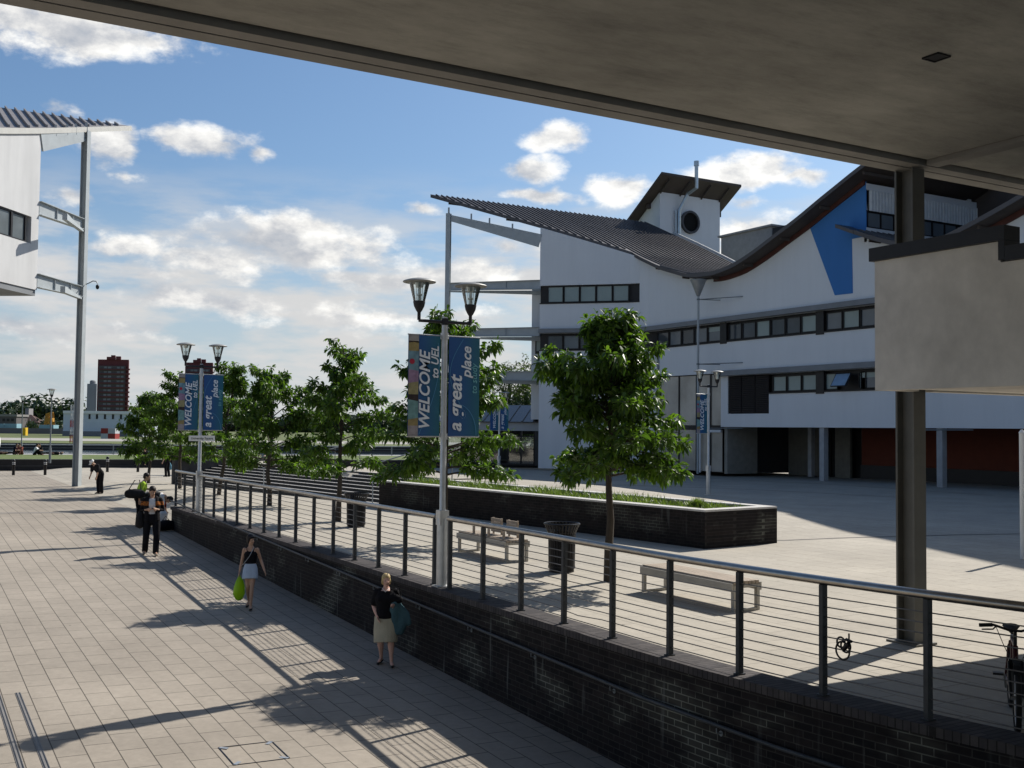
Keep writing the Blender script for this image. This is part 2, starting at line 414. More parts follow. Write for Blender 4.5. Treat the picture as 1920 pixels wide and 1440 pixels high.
# ------------------------------------------------------------------ brick retaining wall, railing, handrail
BRW = brickmat('dark_brick_wall', 1, (.012, .0115, .013), (.024, .020, .020), (.045, .042, .039), eff=.6)
BRC = brickmat('dark_brick_coping', 2, (.055, .05, .052), (.085, .076, .074), (.03, .028, .027), .44, .075)
wall = thing('retaining_wall', 'long dark brick retaining wall with white lime streaks between the ramp and the square', 'brick wall', (7.75, 20, 0))
w = MB(); ysw = fr(-12, 10.5, .75)+[34.75]
for ya, yb in zip(ysw[:-1], ysw[1:]):
    w.add([(xx+wx(yy), yy, zz_) for zz_ in (-2.6, .03) for xx, yy in ((7.6, ya), (7.92, ya), (7.92, yb), (7.6, yb))], [(4, 5, 6, 7), (0, 3, 7, 4), (1, 5, 6, 2)] + ([(0, 4, 5, 1)] if ya < -11.9 else []) + ([(3, 2, 6, 7)] if yb > 34 else []))
w.build('brick_face', BRW, wall, world=True)
w = MB()
y = -12.
while y < 34.7:
    y1 = min(y+1.17, 34.85); o0, o1 = wx(y), wx(y1); w.prism([(7.565+o0, y, .032), (8.0+o0, y, .032), (8.0+o1, y1-.004, .032), (7.565+o1, y1-.004, .032)], (0, 0, .088)); y = y1
w.build('coping', BRC, wall, world=True)

def rail_section(y0, y1, ys, label, kinkat=None):
    t = thing('railing', label, 'railing', (7.75, y0, .12), 0, 'steel railings on the retaining wall')
    r = MB(); r.tube([(7.75+wx(q_), q_, 1.24) for q_ in ([y0-.02]+[v for v in fr(0, 10.5, .5) if y0 < v < y1]+[y1+.02])], .044, 14)
    autosmooth(r.build('top_rail', STAINLESS, t, world=True))
    for yy in ys:
        p = MB(); X_ = 7.75+wx(yy); p.b2((X_-.033, yy-.025, .135), (X_+.033, yy+.025, 1.2)); p.b2((X_-.05, yy-.04, .122), (X_+.05, yy+.04, .135))
        p.build('post', POSTM, t, world=True)
    for k in range(10):
        z = .215 + k*.096
        path = [(7.75+wx(q_), q_, z) for q_ in ([y0+.02]+[v for v in fr(0, 10.5, .75) if y0+.1 < v < y1])]
        if kinkat and k in (1, 2): path += [(7.75, kinkat-.35, z), (7.76, kinkat+.2, z-.055+.02*k), (7.75, kinkat+.75, z)]
        path.append((7.75+wx(y1), y1-.02, z))
        g = MB(); g.tube(path, .0062, 6); g.build('wire', WIREM, t, world=True)
    return t
ysR = [15.42, 14.3, 13.16, 12.03, 10.92, 9.8, 8.7, 7.63, 6.54, 5.45, 4.4, 3.35, 2.3, 1.25, .2]
rail_section(-.12, 15.45, ysR, 'nearer length of stainless railing with ten wires, right of the banner lamp post', 11.5)
ysL = [15.98+i*1.182 for i in range(17)]
rail_section(15.95, 34.9, ysL, 'farther length of stainless railing with ten wires, left of the banner lamp post')
hr = thing('handrail', 'round steel handrail bracketed to the brick wall along the ramp', 'handrail', (7.53, 20, -.1))
g = MB(); pts = [(7.53+wx(Y), Y, ramp_z(7.5, Y)+.93) for Y in (-8, -4, 0, 2, 4, 6, 8, 10, 16, 24, 34.6)]
g.tube(pts, .022, 10); HRM = mat('handrail_dark', (.05, .055, .06), .5, 0, .2, 5); autosmooth(g.build('rail', HRM, hr, world=True))
for i in range(22):
    Y = -6+i*1.85; z = ramp_z(7.5, Y)+.93
    X_ = 7.53+wx(Y); g = MB(); g.tube([(X_, Y, z-.02), (X_, Y, z-.07), (X_+.07, Y, z-.085)], .008, 6); g.lathe([(.03, 0), (.03, .01)], (0, 0, 0), 10)
    # turn the wall rose to face the ramp
    vs = g.v[-20:]; g.v[-20:] = [(X_+.068-c, Y+a, z-.085+b_) for a, b_, c in vs]
    g.build('bracket', STEEL, hr, world=True)

# ------------------------------------------------------------------ lamp posts with banners
GLASS = glassmat('lantern_glass'); ALU = mat('lantern_aluminium', (.6, .6, .58), .3, .9, .05, 4); CAPM = mat('lantern_cap', (.30, .30, .285), .5, .3, .08, 4)
POTM = mat('lantern_pot', (.03, .03, .033), .5, .2, .1, 4)
def lantern(parent, x, y, z, name='lantern'):
    """base of pot at (x, y, z)"""
    g = MB(); g.lathe([(.028, -.12), (.028, 0), (.05, .03), (.085, .10), (.098, .16), (.098, .185)], (x, y, z), 18)
    root = g.build(name, POTM, parent); autosmooth(root)
    g = MB(); g.lathe([(.095, .185), (.168, .485)], (x, y, z), 22, False); autosmooth(g.build('glass', GLASS, root))
    g = MB(); g.lathe([(.03, .185), (.03, .27), (.05, .275), (.05, .30), (.018, .305), (.018, .40), (.06, .41), (.075, .485)], (x, y, z), 14)
    for a in range(4): g.tube([(x+.045*math.cos(a*PI/2), y+.045*math.sin(a*PI/2), z+.19), (x+.06*math.cos(a*PI/2), y+.06*math.sin(a*PI/2), z+.48)], .005, 5)
    autosmooth(g.build('lamp_holder', ALU, root))
    g = MB(); g.lathe([(.165, .482), (.265, .488), (.272, .5), (.262, .512), (.16, .545), (.06, .562), (.01, .565)], (x, y, z), 28)
    autosmooth(g.build('cap', CAPM, root))
    return root
BAN_BLUE = None
m, nt, bs = newmat('banner_blue'); bs.inputs['Roughness'].default_value = .6
t = nd(nt, 'ShaderNodeTexCoord'); s = nd(nt, 'ShaderNodeSeparateXYZ'); nt.links.new(t.outputs['Generated'], s.inputs[0])
c = ramp_(nt, s.outputs[0], [(0, (.012, .075, .25)), (.45, (.012, .085, .24)), (1, (.012, .12, .17))]); nt.links.new(c, bs.inputs['Base Color']); BAN_BLUE = m
BAN_TXT = mat('banner_lettering', (.72, .76, .80), .7, 0, .03); BAN_TEAL = mat('banner_teal', (.16, .42, .46), .7, 0, .05); BAN_CURVE = mat('banner_curve', (.08, .25, .42), .7, 0, .05)
def place_text(name, body, size, x, y, z, m, parent, shear=.25, bold=.0):
    """lettering reading upwards on a face towards -Y; (x, z) = lower right of the first letter's baseline"""
    me = text_mesh(body, size, shear, bold)
    me.transform(Matrix(((0, -1, 0, x), (0, 0, -1, y), (1, 0, 0, z), (0, 0, 0, 1))))
    return link(name, me, m, parent)
def arc_strip(g, pts, wd, y):
    for i in range(len(pts)-1):
        (a, b_), (c_, d) = pts[i], pts[i+1]
        L = math.hypot(c_-a, d-b_); nx, nz = -(d-b_)/L*wd/2, (c_-a)/L*wd/2
        g.add([(a-nx, y, b_-nz), (c_-nx, y, d-nz), (c_+nx, y, d+nz), (a+nx, y, b_+nz)], [(0, 1, 2, 3)])
def banner_lamp(base, label, cat='lamp post', hgt=4.35, sign=False, full=True, bz=2.45, rz=0, sides=(-1, 1)):
    t = thing('banner_lamp_post', label, cat, base, rz, 'twin lantern lamp posts with banners')
    g = MB(); g.lathe([(.09, .0), (.09, .98), (.088, 1.1), (.052, 1.2), (.05, hgt), (.045, hgt+.05)], n=18); autosmooth(g.build('pole', GALV, t))
    g = MB(); g.b2((-.08, -.08, 1.0), (.08, .08, 1.24)); g.build('pole_collar', GALV, t); g = MB(); g.b2((-.12, -.12, .002), (.12, .12, .022)); g.build('base_plate', GALV, t)
    g = MB(); g.tube([(-.47, 0, hgt-.03), (.47, 0, hgt-.03)], .026, 10); g.lathe([(.06, hgt-.08), (.06, hgt+.03)], n=12); autosmooth(g.build('arm', POTM, t))
    for sx in (-1, 1): lantern(t, sx*.47, 0, hgt+.1)
    bh, bw = 1.63, .57
    for zz in (bz-.01, bz+bh+.01):
        g = MB(); g.tube([(-.66, 0, zz), (.66 if 1 in sides else .05, 0, zz)], .012, 6); g.lathe([(.068, zz-.05), (.068, zz+.05)], n=12); g.build('banner_bracket', GALV, t)
    # left banner: picture strip and blue panel; right banner: blue panel only
    for side in sides:
        x0 = -.08-bw if side < 0 else .08
        g = MB()
        for i in range(8):
            for j in range(12):
                xa, xb, za, zb = x0+bw*i/8, x0+bw*(i+1)/8, bz+bh*j/12, bz+bh*(j+1)/12
                f = lambda x, z: .012*math.sin((x-x0)/bw*PI)*math.sin((z-bz)/bh*5+side)
                g.add([(xa, f(xa, za)-.006, za), (xb, f(xb, za)-.006, za), (xb, f(xb, zb)-.006, zb), (xa, f(xa, zb)-.006, zb)], [(0, 1, 2, 3)])
                g.add([(xa, f(xa, za)+.006, za), (xb, f(xb, za)+.006, za), (xb, f(xb, zb)+.006, zb), (xa, f(xa, zb)+.006, zb)], [(3, 2, 1, 0)])
        bo = g.build('banner', BAN_BLUE, t); autosmooth(bo)
        yf = -.022
        if side < 0:
            place_text('lettering', 'WELCOME', .262, x0+bw*.655, yf, bz+.09, BAN_TXT, bo, .25, .0055)
            place_text('lettering', 'to UEL', .185, x0+bw*.93, yf, bz+.93, BAN_TXT, bo, .25, .0035)
            if full:
                cols = [((.30, .27, .28), 0, .10), ((.28, .22, .10), .10, .16), ((.16, .30, .30), .16, .36), ((.04, .03, .03), .36, .41), ((.30, .27, .14), .41, .52), ((.30, .20, .30), .52, .66), ((.16, .28, .34), .66, .84), ((.30, .24, .10), .84, .92), ((.06, .04, .04), .92, .94), ((.30, .28, .26), .94, 1)]
                for k, (cc, a, b_) in enumerate(cols):
                    g = MB(); sl = .03*((k % 3)-1)
                    xw = x0+bw*.31
                    g.add([(x0, yf+.002, bz+bh*a), (xw, yf+.002, bz+bh*a+ (sl if 0 < a else 0)), (xw, yf+.002, bz+bh*b_+(0 if b_ == 1 else .03*(((k+1) % 3)-1))), (x0, yf+.002, bz+bh*b_)], [(0, 1, 2, 3)])
                    g.build('picture_strip', mat('banner_ink_%d' % k, cc, .7, 0, .25, 12), bo)
                g = MB(); g.lathe([(.045, 0), (.045, .002)], n=14); vs = g.v; g.v = [(x0+.06+a, yf-.001-c_, bz+1.2+b_) for a, b_, c_ in vs]
                g.build('picture_strip', mat('banner_red', (.4, .03, .06), .7), bo)
        else:
            place_text('lettering', 'a great', .33, x0+bw*.40, yf, bz+.07, BAN_TXT, bo, .25, .0065)
            place_text('lettering', 'place', .25, x0+bw*.70, yf, bz+.96, BAN_TXT, bo, .25, .0045)
            place_text('lettering', 'to study', .15, x0+bw*.90, yf, bz+.70, BAN_TEAL, bo, .2, .0015)
        if full:
            g = MB()
            if side < 0: arc_strip(g, [(x0+bw*(.34+.62*math.sin(i/14*PI*.62)), bz+.02+1.5*i/14) for i in range(15)], .01, yf+.004)
            else:
                arc_strip(g, [(x0+bw*(.45-.42*math.sin(i/14*PI)), bz+.45+1.15*i/14) for i in range(15)], .01, yf+.004)
                arc_strip(g, [(x0+bw*(.3+.6*math.cos(i/12*PI/2)), bz+.02+.5*math.sin(i/12*PI/2)) for i in range(13)], .012, yf+.004)
            g.build('curve_mark', BAN_CURVE, bo)
    if sign:
        g = MB(); g.b2((-.34, -.075, bz-.33), (.42, -.055, bz-.17)); sg = g.build('street_sign', mat('sign_white', (.85, .84, .78), .5, 0, .03), t)
        me = text_mesh('University Square', .09, 0, .001, 'CENTER'); me.transform(Matrix(((1, 0, 0, .04), (0, 0, -1, -.078), (0, 1, 0, bz-.28), (0, 0, 0, 1)))); link('lettering', me, BLACK, sg)
    return t
banner_lamp((7.75, 15.71, .12), 'tallest twin lantern lamp post with WELCOME banners, standing in the gap of the railing')
banner_lamp((7.75, 31.92, .12), 'twin lantern lamp post with banners and a white University Square sign', sign=True)
p = far_pt(937, 67, 0)
banner_lamp((p.x, p.y, gz(p.x, p.y)), 'small distant banner lamp post in front of the glazed entrance doors', hgt=4.6, bz=2.85, full=False)
p = far_pt(1329, 45, 0)
banner_lamp((p.x, p.y, gz(p.x, p.y)), 'banner lamp post beside the downpipe mast, standing in building shade', hgt=4.6, bz=2.6, full=True, sides=(-1,))
def single_lamp(base, label, hgt):
    t = thing('street_lamp', label, 'street lamp', base, 0, 'single lantern lamps on the lawn')
    g = MB(); g.lathe([(.075, 0), (.075, .9), (.045, 1.0), (.036, hgt)], n=14); autosmooth(g.build('pole', STEEL, t))
    lantern(t, 0, 0, hgt); return t
p = far_pt(97, 66, .28); single_lamp(p, 'taller single lantern street lamp behind the low black wall', 4.05)
p = far_pt(43, 84, .24); single_lamp(p, 'more distant single lantern street lamp beside the people on the lawn', 4.1)

# ------------------------------------------------------------------ planter and steps
BRP = brickmat('planter_brick', 1, (.014, .0125, .013), (.024, .019, .018), (.034, .031, .028), eff=.3)
CAPST = mat('stone_coping', (.5, .48, .45), .8, 0, .1, 4)
pl = thing('planter', 'low dark brick planter wall with pale stone coping and rough grass', 'planter', (PM.x, PM.y, 0))
PE = PM + PN*2.5
def strip_wall(g, a, b_, th, z0, z1, nrm):
    g.prism([(a.x, a.y, z0), (b_.x, b_.y, z0), (b_.x+nrm.x*th, b_.y+nrm.y*th, z0), (a.x+nrm.x*th, a.y+nrm.y*th, z0)], (0, 0, z1-z0))
g = MB(); strip_wall(g, PM, PL, .3, -.3, .84, PN); strip_wall(g, PM+PN*.303, PE, .3, -.3, .84, PDIR); strip_wall(g, PE-PN*.3+PDIR*.303, PL+PN*2.2, .3, -.3, .84, PN)
g.build('brick_wall', BRP, pl, world=True)
g = MB(); strip_wall(g, PM-PN*.02-PDIR*.02, PL, .34, .845, .89, PN); strip_wall(g, PM+PN*.323-PDIR*.02, PE, .34, .845, .89, PDIR); strip_wall(g, PE-PN*.32+PDIR*.323, PL+PN*2.2, .34, .845, .89, PN)
g.build('coping', CAPST, pl, world=True)
g = MB(); g.add([(*(PM+PN*.3+PDIR*.3), .76), (*(PE-PN*.3+PDIR*.3), .76), (*(PL+PN*2.2), .76), (*(PL+PN*.3), .76)], [(0, 1, 2, 3)]); g.build('soil', mat('soil', (.10, .085, .055), .95, 0, .3, 6), pl, world=True)
# rough grass in the planter
GB = leafmat('grass_blades', (.05, .085, .02), (.17, .22, .06), .35)
def blades(name, spots, hmin, hmax, m):
    g = MB()
    for (x, y, z, k) in spots:
        a = random.uniform(0, 2*PI); h = random.uniform(hmin, hmax)*k; wd = random.uniform(.006, .014); l = random.uniform(.1, .75)*h
        dx, dy = math.cos(a), math.sin(a)
        g.add([(x-dy*wd, y+dx*wd, z), (x+dy*wd, y-dx*wd, z), (x+dx*l*.4+dy*wd*.7, y+dy*l*.4-dx*wd*.7, z+h*.65), (x+dx*l*.4-dy*wd*.7, y+dy*l*.4+dx*wd*.7, z+h*.65), (x+dx*l, y+dy*l, z+h)], [(0, 1, 2, 3), (3, 2, 4)])
    return g.build(name, m)
sp = []
for i in range(9000):
    s_ = random.uniform(.4, 14.6); t_ = random.uniform(.35, 2.15); q = PM+PDIR*s_+PN*t_
    k = .55+.6*(.5+.5*math.sin(s_*1.9+math.sin(t_*3)*1.3))*(1 if s_ > 2.2 else .35)
    sp.append((q.x, q.y, .75, k*.86))
o = blades('planter_grass', sp, .10, .34, GB); tag(o, 'rough sunlit grass growing along the top of the brick planter', 'grass', kind='stuff')
sp = []
for i in range(900):
    r = abs(random.gauss(0, .16)); a = random.uniform(0, 2*PI); q = PM+PDIR*1.1+PN*.9
    sp.append((q.x+r*math.cos(a), q.y+r*1.3*math.sin(a), .74, .95-r*1.3))
o = blades('shrub', sp, .2, .42, GB); tag(o, 'small round green tuft at the pointed end of the planter', 'shrub')

st = thing('steps', 'wide flight of dark steps with white nosings up to the entrance terrace', 'steps', (PL.x, PL.y, 0))
STEPM = mat('step_riser', (.06, .058, .058), .8, 0, .2, 3); NOSE = mat('step_nosing', (.55, .53, .5), .8, 0, .08, 4)
SLEN = 20.5
g = MB(); gn = MB()
for k in range(9):
    a = PL + PN*(.36*k); b_ = a + PDIR*(SLEN-.7*k*.0); z = .098*(k+1)-.03*0
    z0 = -.6
    strip_wall(g, a, b_, .36 if k < 8 else 2.2, z0, z-.012, PN)
    strip_wall(gn, a-PN*.012, b_, .07, z-.011, z, PN)
    if k < 8: strip_wall(g, a+PN*.06, b_, .3, z-.012, z-.004, PN)
g.build('treads', STEPM, st, world=True); gn.build('nosings', NOSE, st, world=True)
g = MB(); a = PL+PN*(.36*8+.06); strip_wall(g, a, a+PDIR*SLEN, 2.3, .80, .879, PN); g.build('landing', PAVE2, st, world=True)
g = MB(); a = PL+PDIR*SLEN; strip_wall(g, a-PN*.1, a+PN*9, .3, -.6, .95, Vector(PDIR)); g.build('cheek_wall', STEPM, st, world=True)
for s_, nm in ((.35, 'nearest pair, beside the planter end'), (2.9, 'second from the planter end'), (9.6, 'third, half way along the steps'), (17.2, 'at the far end of the steps')):
    q = PL + PDIR*s_
    t = thing('step_handrail', 'slim steel handrail on the steps, ' + nm, 'handrail', (q.x, q.y, 0), 0, 'handrails on the steps')
    a = q - PN*.15; b_ = q + PN*3.3; e = q + PN*4.5
    g = MB(); g.tube([(a.x, a.y, .95), (a.x+PN.x*.2, a.y+PN.y*.2, .98), (b_.x, b_.y, 1.82), (e.x, e.y, 1.82)], .024, 8); autosmooth(g.build('rail', STEEL, t, world=True))
    for f, z0, z1 in ((0.02, 0, .97), (.72, .86, 1.8), (.98, .86, 1.81)):
        c_ = a + (e-a)*f; g = MB(); g.tube([(c_.x, c_.y, z0), (c_.x, c_.y, z1)], .022, 8); g.build('post', STEEL if f > .5 else PALESTEEL, t, world=True)

# ------------------------------------------------------------------ bins, benches, manhole, drain
def bin_(x, y, label):
    t = thing('litter_bin', label, 'litter bin', (x, y, 0), 0, 'black litter bins under the trees')
    g = MB()
    n = 30
    for k in range(n):
        a = 2*PI*k/n; ca, sa = math.cos(a), math.sin(a)
        g.beam((.245*ca, .245*sa, .06), (.255*ca, .255*sa, .72), .034, .012, (ca, sa, 0))
        g.beam((.255*ca, .255*sa, .72), (.335*ca, .335*sa, .90), .034, .010, (ca, sa, 0))
    g.lathe([(.26, .07), (.26, .11), (.235, .11), (.235, .07)], n=30, cap=False); g.lathe([(.268, .66), (.268, .70), (.24, .70), (.24, .66)], n=30, cap=False)
    g.build('slats', BLACK, t)
    g = MB(); g.tube([(.335*math.cos(2*PI*k/32), .335*math.sin(2*PI*k/32), .905) for k in range(33)], .016, 8, False); autosmooth(g.build('rim', BLACK, t))
    g = MB(); g.lathe([(.20, .0), (.23, .03), (.235, .08), (.225, .74), (.21, .74), (.2, .1), (.02, .09)], n=24); autosmooth(g.build('liner', mat('bin_liner', (.008, .008, .009), .6), t))
    g = MB(); g.lathe([(.15, -.005), (.24, .0), (.24, .035)], n=20); g.build('base', BLACK, t)
bin_(10.84, 27.25, 'black slatted litter bin beside the farther tree trunk, below the steps')
bin_(11.02, 17.2, 'black slatted litter bin between the two benches, beside the nearest tree')
def bench(x, y0, y1, label, backs=False):
    t = thing('bench', label, 'bench', (x, (y0+y1)/2, 0), 0, 'timber benches on the square'); L = (y1-y0)/2
    g = MB()
    for k in range(7):
        xx = -.218+k*.0727; g.b2((xx-.031, -L+.012, .396), (xx+.031, L-.012, .45))
    g.build('seat', TIMBER, t)
    g = MB(); g.b2((-.295, -L+.004, .30), (-.262, L-.004, .42)); g.b2((.262, -L+.004, .30), (.295, L-.004, .42)); g.build('side_beam', BENCHFR, t)
    for sy in (-1, 1):
        yy = sy*(L-.035)
        f = MB()
        for sx in (-1, 1): f.b2((sx*.231-.025, yy-.034, .0), (sx*.231+.025, yy+.034, .393))
        f.b2((-.195, yy-.034, .0), (.195, yy+.034, .04)); f.b2((-.195, yy-.034, .35), (.195, yy+.034, .393)); f.build('leg_frame', BENCHFR, t)
    if backs:
        for yy in (-.55, .12):
            g = MB()
            for k in range(4): g.b2((.16, yy-.22, .50+k*.075), (.19, yy+.22, .565+k*.075))
            g.b2((.192, yy-.2, .45), (.215, yy-.15, .80)); g.b2((.192, yy+.15, .45), (.215, yy+.2, .80)); g.build('backrest', TIMBER, t)
        for yy in (-.86, -.22, .44):
            g = MB(); g.b2((-.22, yy-.025, .63), (.19, yy+.025, .66)); g.b2((-.22, yy-.025, .452), (-.18, yy+.025, .628)); g.build('armrest', TIMBER, t)
bench(11.14, 12.22, 14.5, 'long backless timber bench nearest the railing, right of the near tree')
bench(10.95, 18.75, 20.9, 'timber bench with small backrests and armrests, left of the near litter bin', True)
zz = lambda x, y: ramp_z(x, y)
def on_ramp(name, pts, m, lift=.004):
    g = MB(); g.add([(x, y, zz(x, y)+lift) for x, y in pts], [tuple(range(len(pts)))]); return g, m
mh = thing('manhole_cover', 'recessed paved manhole cover in a thin steel frame on the ramp', 'manhole cover', (3.75, 12.5, zz(3.75, 12.5)))
x0, x1, y0, y1 = 3.43, 4.08, 12.21, 12.89
g = MB()
for (a, b_) in (((x0, y0), (x1, y0)), ((x1, y0), (x1, y1)), ((x1, y1), (x0, y1)), ((x0, y1), (x0, y0))):
    g.beam((*a, zz(*a)+.003), (*b_, zz(*b_)+.003), .014, .006)
g.build('frame', BLACK, mh, world=True)
for (a, b_) in ((x0, y0), (x1, y0), (x0, y1), (x1, y1)):
    sx = 1 if a == x0 else -1; sy = 1 if b_ == y0 else -1
    g = MB(); c_ = (a+sx*.05, b_+sy*.05, zz(a, b_)+.004); g.box(c_, (.11, .05, .006), .8*sx*sy); g.build('lifting_plate', GALV, mh, world=True)
dr = thing('drain_channel', 'twin slot drain gratings running along the ramp at bottom left', 'drain', (1.6, 13, zz(1.6, 13)))
for xx, nm in ((1.29, 0), (1.54, 1)):
    g = MB(); g.beam((xx, 6, zz(xx, 6)+.002), (xx, 16.2, zz(xx, 16.2)+.002), .07, .008); g.build('slot_edge', mat('drain_steel', (.2, .19, .18), .6, .2), dr, world=True)
    g = MB()
    for k in range(2): g.beam((xx-.02+.04*k, 6, zz(xx, 6)+.007), (xx-.02+.04*k, 16.2, zz(xx, 16.2)+.007), .014, .003)
    g.build('slot', BLACK, dr, world=True)

# ------------------------------------------------------------------ near building: soffit, beams, column, balcony
m, nt, bs = newmat('concrete_soffit'); bs.inputs['Roughness'].default_value = .9
v = objco(nt, .5, 1.5, 1); n1 = noise(nt, v, 2.2, 9, .78); n2 = noise(nt, objco(nt), .6, 4)
c = mixc(nt, 1., ramp_(nt, n1, [(.3, (.29, .28, .25)), (.5, (.40, .385, .34)), (.7, (.48, .46, .41))]), ramp_(nt, n2, [(.3, (.7,)*3), (.7, (1.12,)*3)]), 'MULTIPLY')
nt.links.new(c, bs.inputs['Base Color']); bump(nt, bs, n1, .4, .03); SOFFIT = m
BEAMM = mat('edge_beam_concrete', (.30, .285, .26), .8, 0, .12, 2); COLM = mat('column_paint', (.13, .125, .11), .5, .1, .12, 3)
nb = thing('near_building', 'dark concrete overhang with edge beam, steel column and cream balcony above the viewer', 'building', (11.4, 9.44, 0))
g = MB(); g.b2((-22, -16, 6.2), (11.33, 9.09, 6.5)); g.build('soffit', SOFFIT, nb, world=True)
g = MB(); g.b2((11.66, -16, 6.2), (30, 9.09, 6.5)); g.build('soffit', SOFFIT, nb, world=True)
g = MB(); g.b2((-22, 9.185, 6.15), (30, 9.36, 6.6)); g.b2((-22, 9.39, 6.15), (30, 9.6, 6.62)); g.b2((-22, 9.362, 6.24), (30, 9.388, 6.58)); g.build('edge_beam', BEAMM, nb, world=True)
g = MB(); g.b2((11.39, -16, 6.15), (11.61, 9.15, 6.48)); g.build('cross_beam', BEAMM, nb, world=True)
g = MB(); g.b2((-22, -16, 6.64), (30, 9.62, 9.5)); g.build('upper_storey', CREAM, nb, world=True)
g = MB(); g.b2((11.29, 9.29, -.02), (11.515, 9.32, 6.14)); g.b2((11.29, 9.55, -.02), (11.515, 9.58, 6.14)); g.b2((11.39, 9.323, -.02), (11.415, 9.547, 6.14)); g.b2((11.2, 9.2, -.01), (11.6, 9.67, .025)); g.build('column', COLM, nb, world=True)
# balcony parapet: box hung off the column
bal = MB(); bal.prism([(10.66, 9.36, 3.23), (10.66, -6, 3.23), (10.66, -6, 4.62), (10.66, 7.58, 4.62), (10.66, 7.58, 4.86), (10.66, 9.36, 4.86)], (.18, 0, 0)); bal.b2((10.843, 9.18, 3.23), (11.26, 9.36, 4.86)); bal.b2((11.55, 9.18, 3.23), (18, 9.36, 4.86)); bal.b2((10.843, -6, 3.25), (18, 9.177, 3.4))
bo = bal.build('balcony', CREAM, nb, world=True)
g = MB(); g.b2((10.61, 7.5, 4.863), (10.89, 9.41, 5.03)); g.b2((10.893, 9.13, 4.863), (11.26, 9.41, 5.03)); g.b2((11.55, 9.13, 4.863), (18, 9.41, 5.03)); g.b2((10.61, 7.5, 4.64), (10.89, 7.577, 4.86)); g.b2((10.61, -6, 4.623), (10.89, 7.497, 4.79))
g.build('coping', DARK, bo, world=True)
g = MB()
for a_, c_ in (((8.18, 6.44), (8.36, 6.455)), ((8.18, 6.605), (8.36, 6.62)), ((8.18, 6.457), (8.195, 6.603)), ((8.345, 6.457), (8.36, 6.603))): g.b2((*a_, 6.182), (*c_, 6.199))
g.b2((8.196, 6.458, 6.19), (8.344, 6.602, 6.198)); g.build('ceiling_light', DARK, nb, world=True)
wp = MB(); wp.tube([(21.2, 14.6, 0), (21.2, 14.6, 2.72)], .055, 12); wp.lathe([(.07, 2.72), (.02, 2.8)], (21.2, 14.6, 0), 12)
tag(wp.build('white_post', mat('white_paint', (.75, .75, .73), .5, 0, .04)), 'slim white post standing alone on the square at the right edge', 'post')
# ------------------------------------------------------------------ white building with the wave roof
def profile(ys, zs, k=.7):
    yy = np.arange(min(ys)-3, max(ys)+3, .1); base = np.interp(yy, ys, zs)
    # carry the end slopes outwards before smoothing
    lo = yy < ys[0]; hi = yy > ys[-1]
    base[lo] = zs[0] + (yy[lo]-ys[0])*(zs[1]-zs[0])/(ys[1]-ys[0]); base[hi] = zs[-1] + (yy[hi]-ys[-1])*(zs[-1]-zs[-2])/(ys[-1]-ys[-2])
    n = int(k*10); ker = np.hanning(2*n+3); ker /= ker.sum()
    pad = np.pad(base, n+1, 'reflect', reflect_type='odd'); sm = np.convolve(pad, ker, 'valid')
    return lambda y: float(np.interp(y, yy, sm))
f1 = profile([38.5, 40.2, 40.87, 42.6, 44.22, 45.91, 47.68, 49.54, 51.5, 54.1, 57.45, 60, 62.86, 65.2, 71.4], [16.95, 16.3, 16.0, 15.27, 14.53, 13.89, 13.18, 12.57, 12.34, 12.5, 13.5, 14.55, 15.92, 17.0, 19.75], 1.0)
f2 = profile([23, 27, 29.5, 31.2, 32.6, 34.7, 36.9, 39, 41], [16.2, 14.6, 13.55, 12.95, 12.5, 11.9, 12.0, 12.75, 13.6], .8)
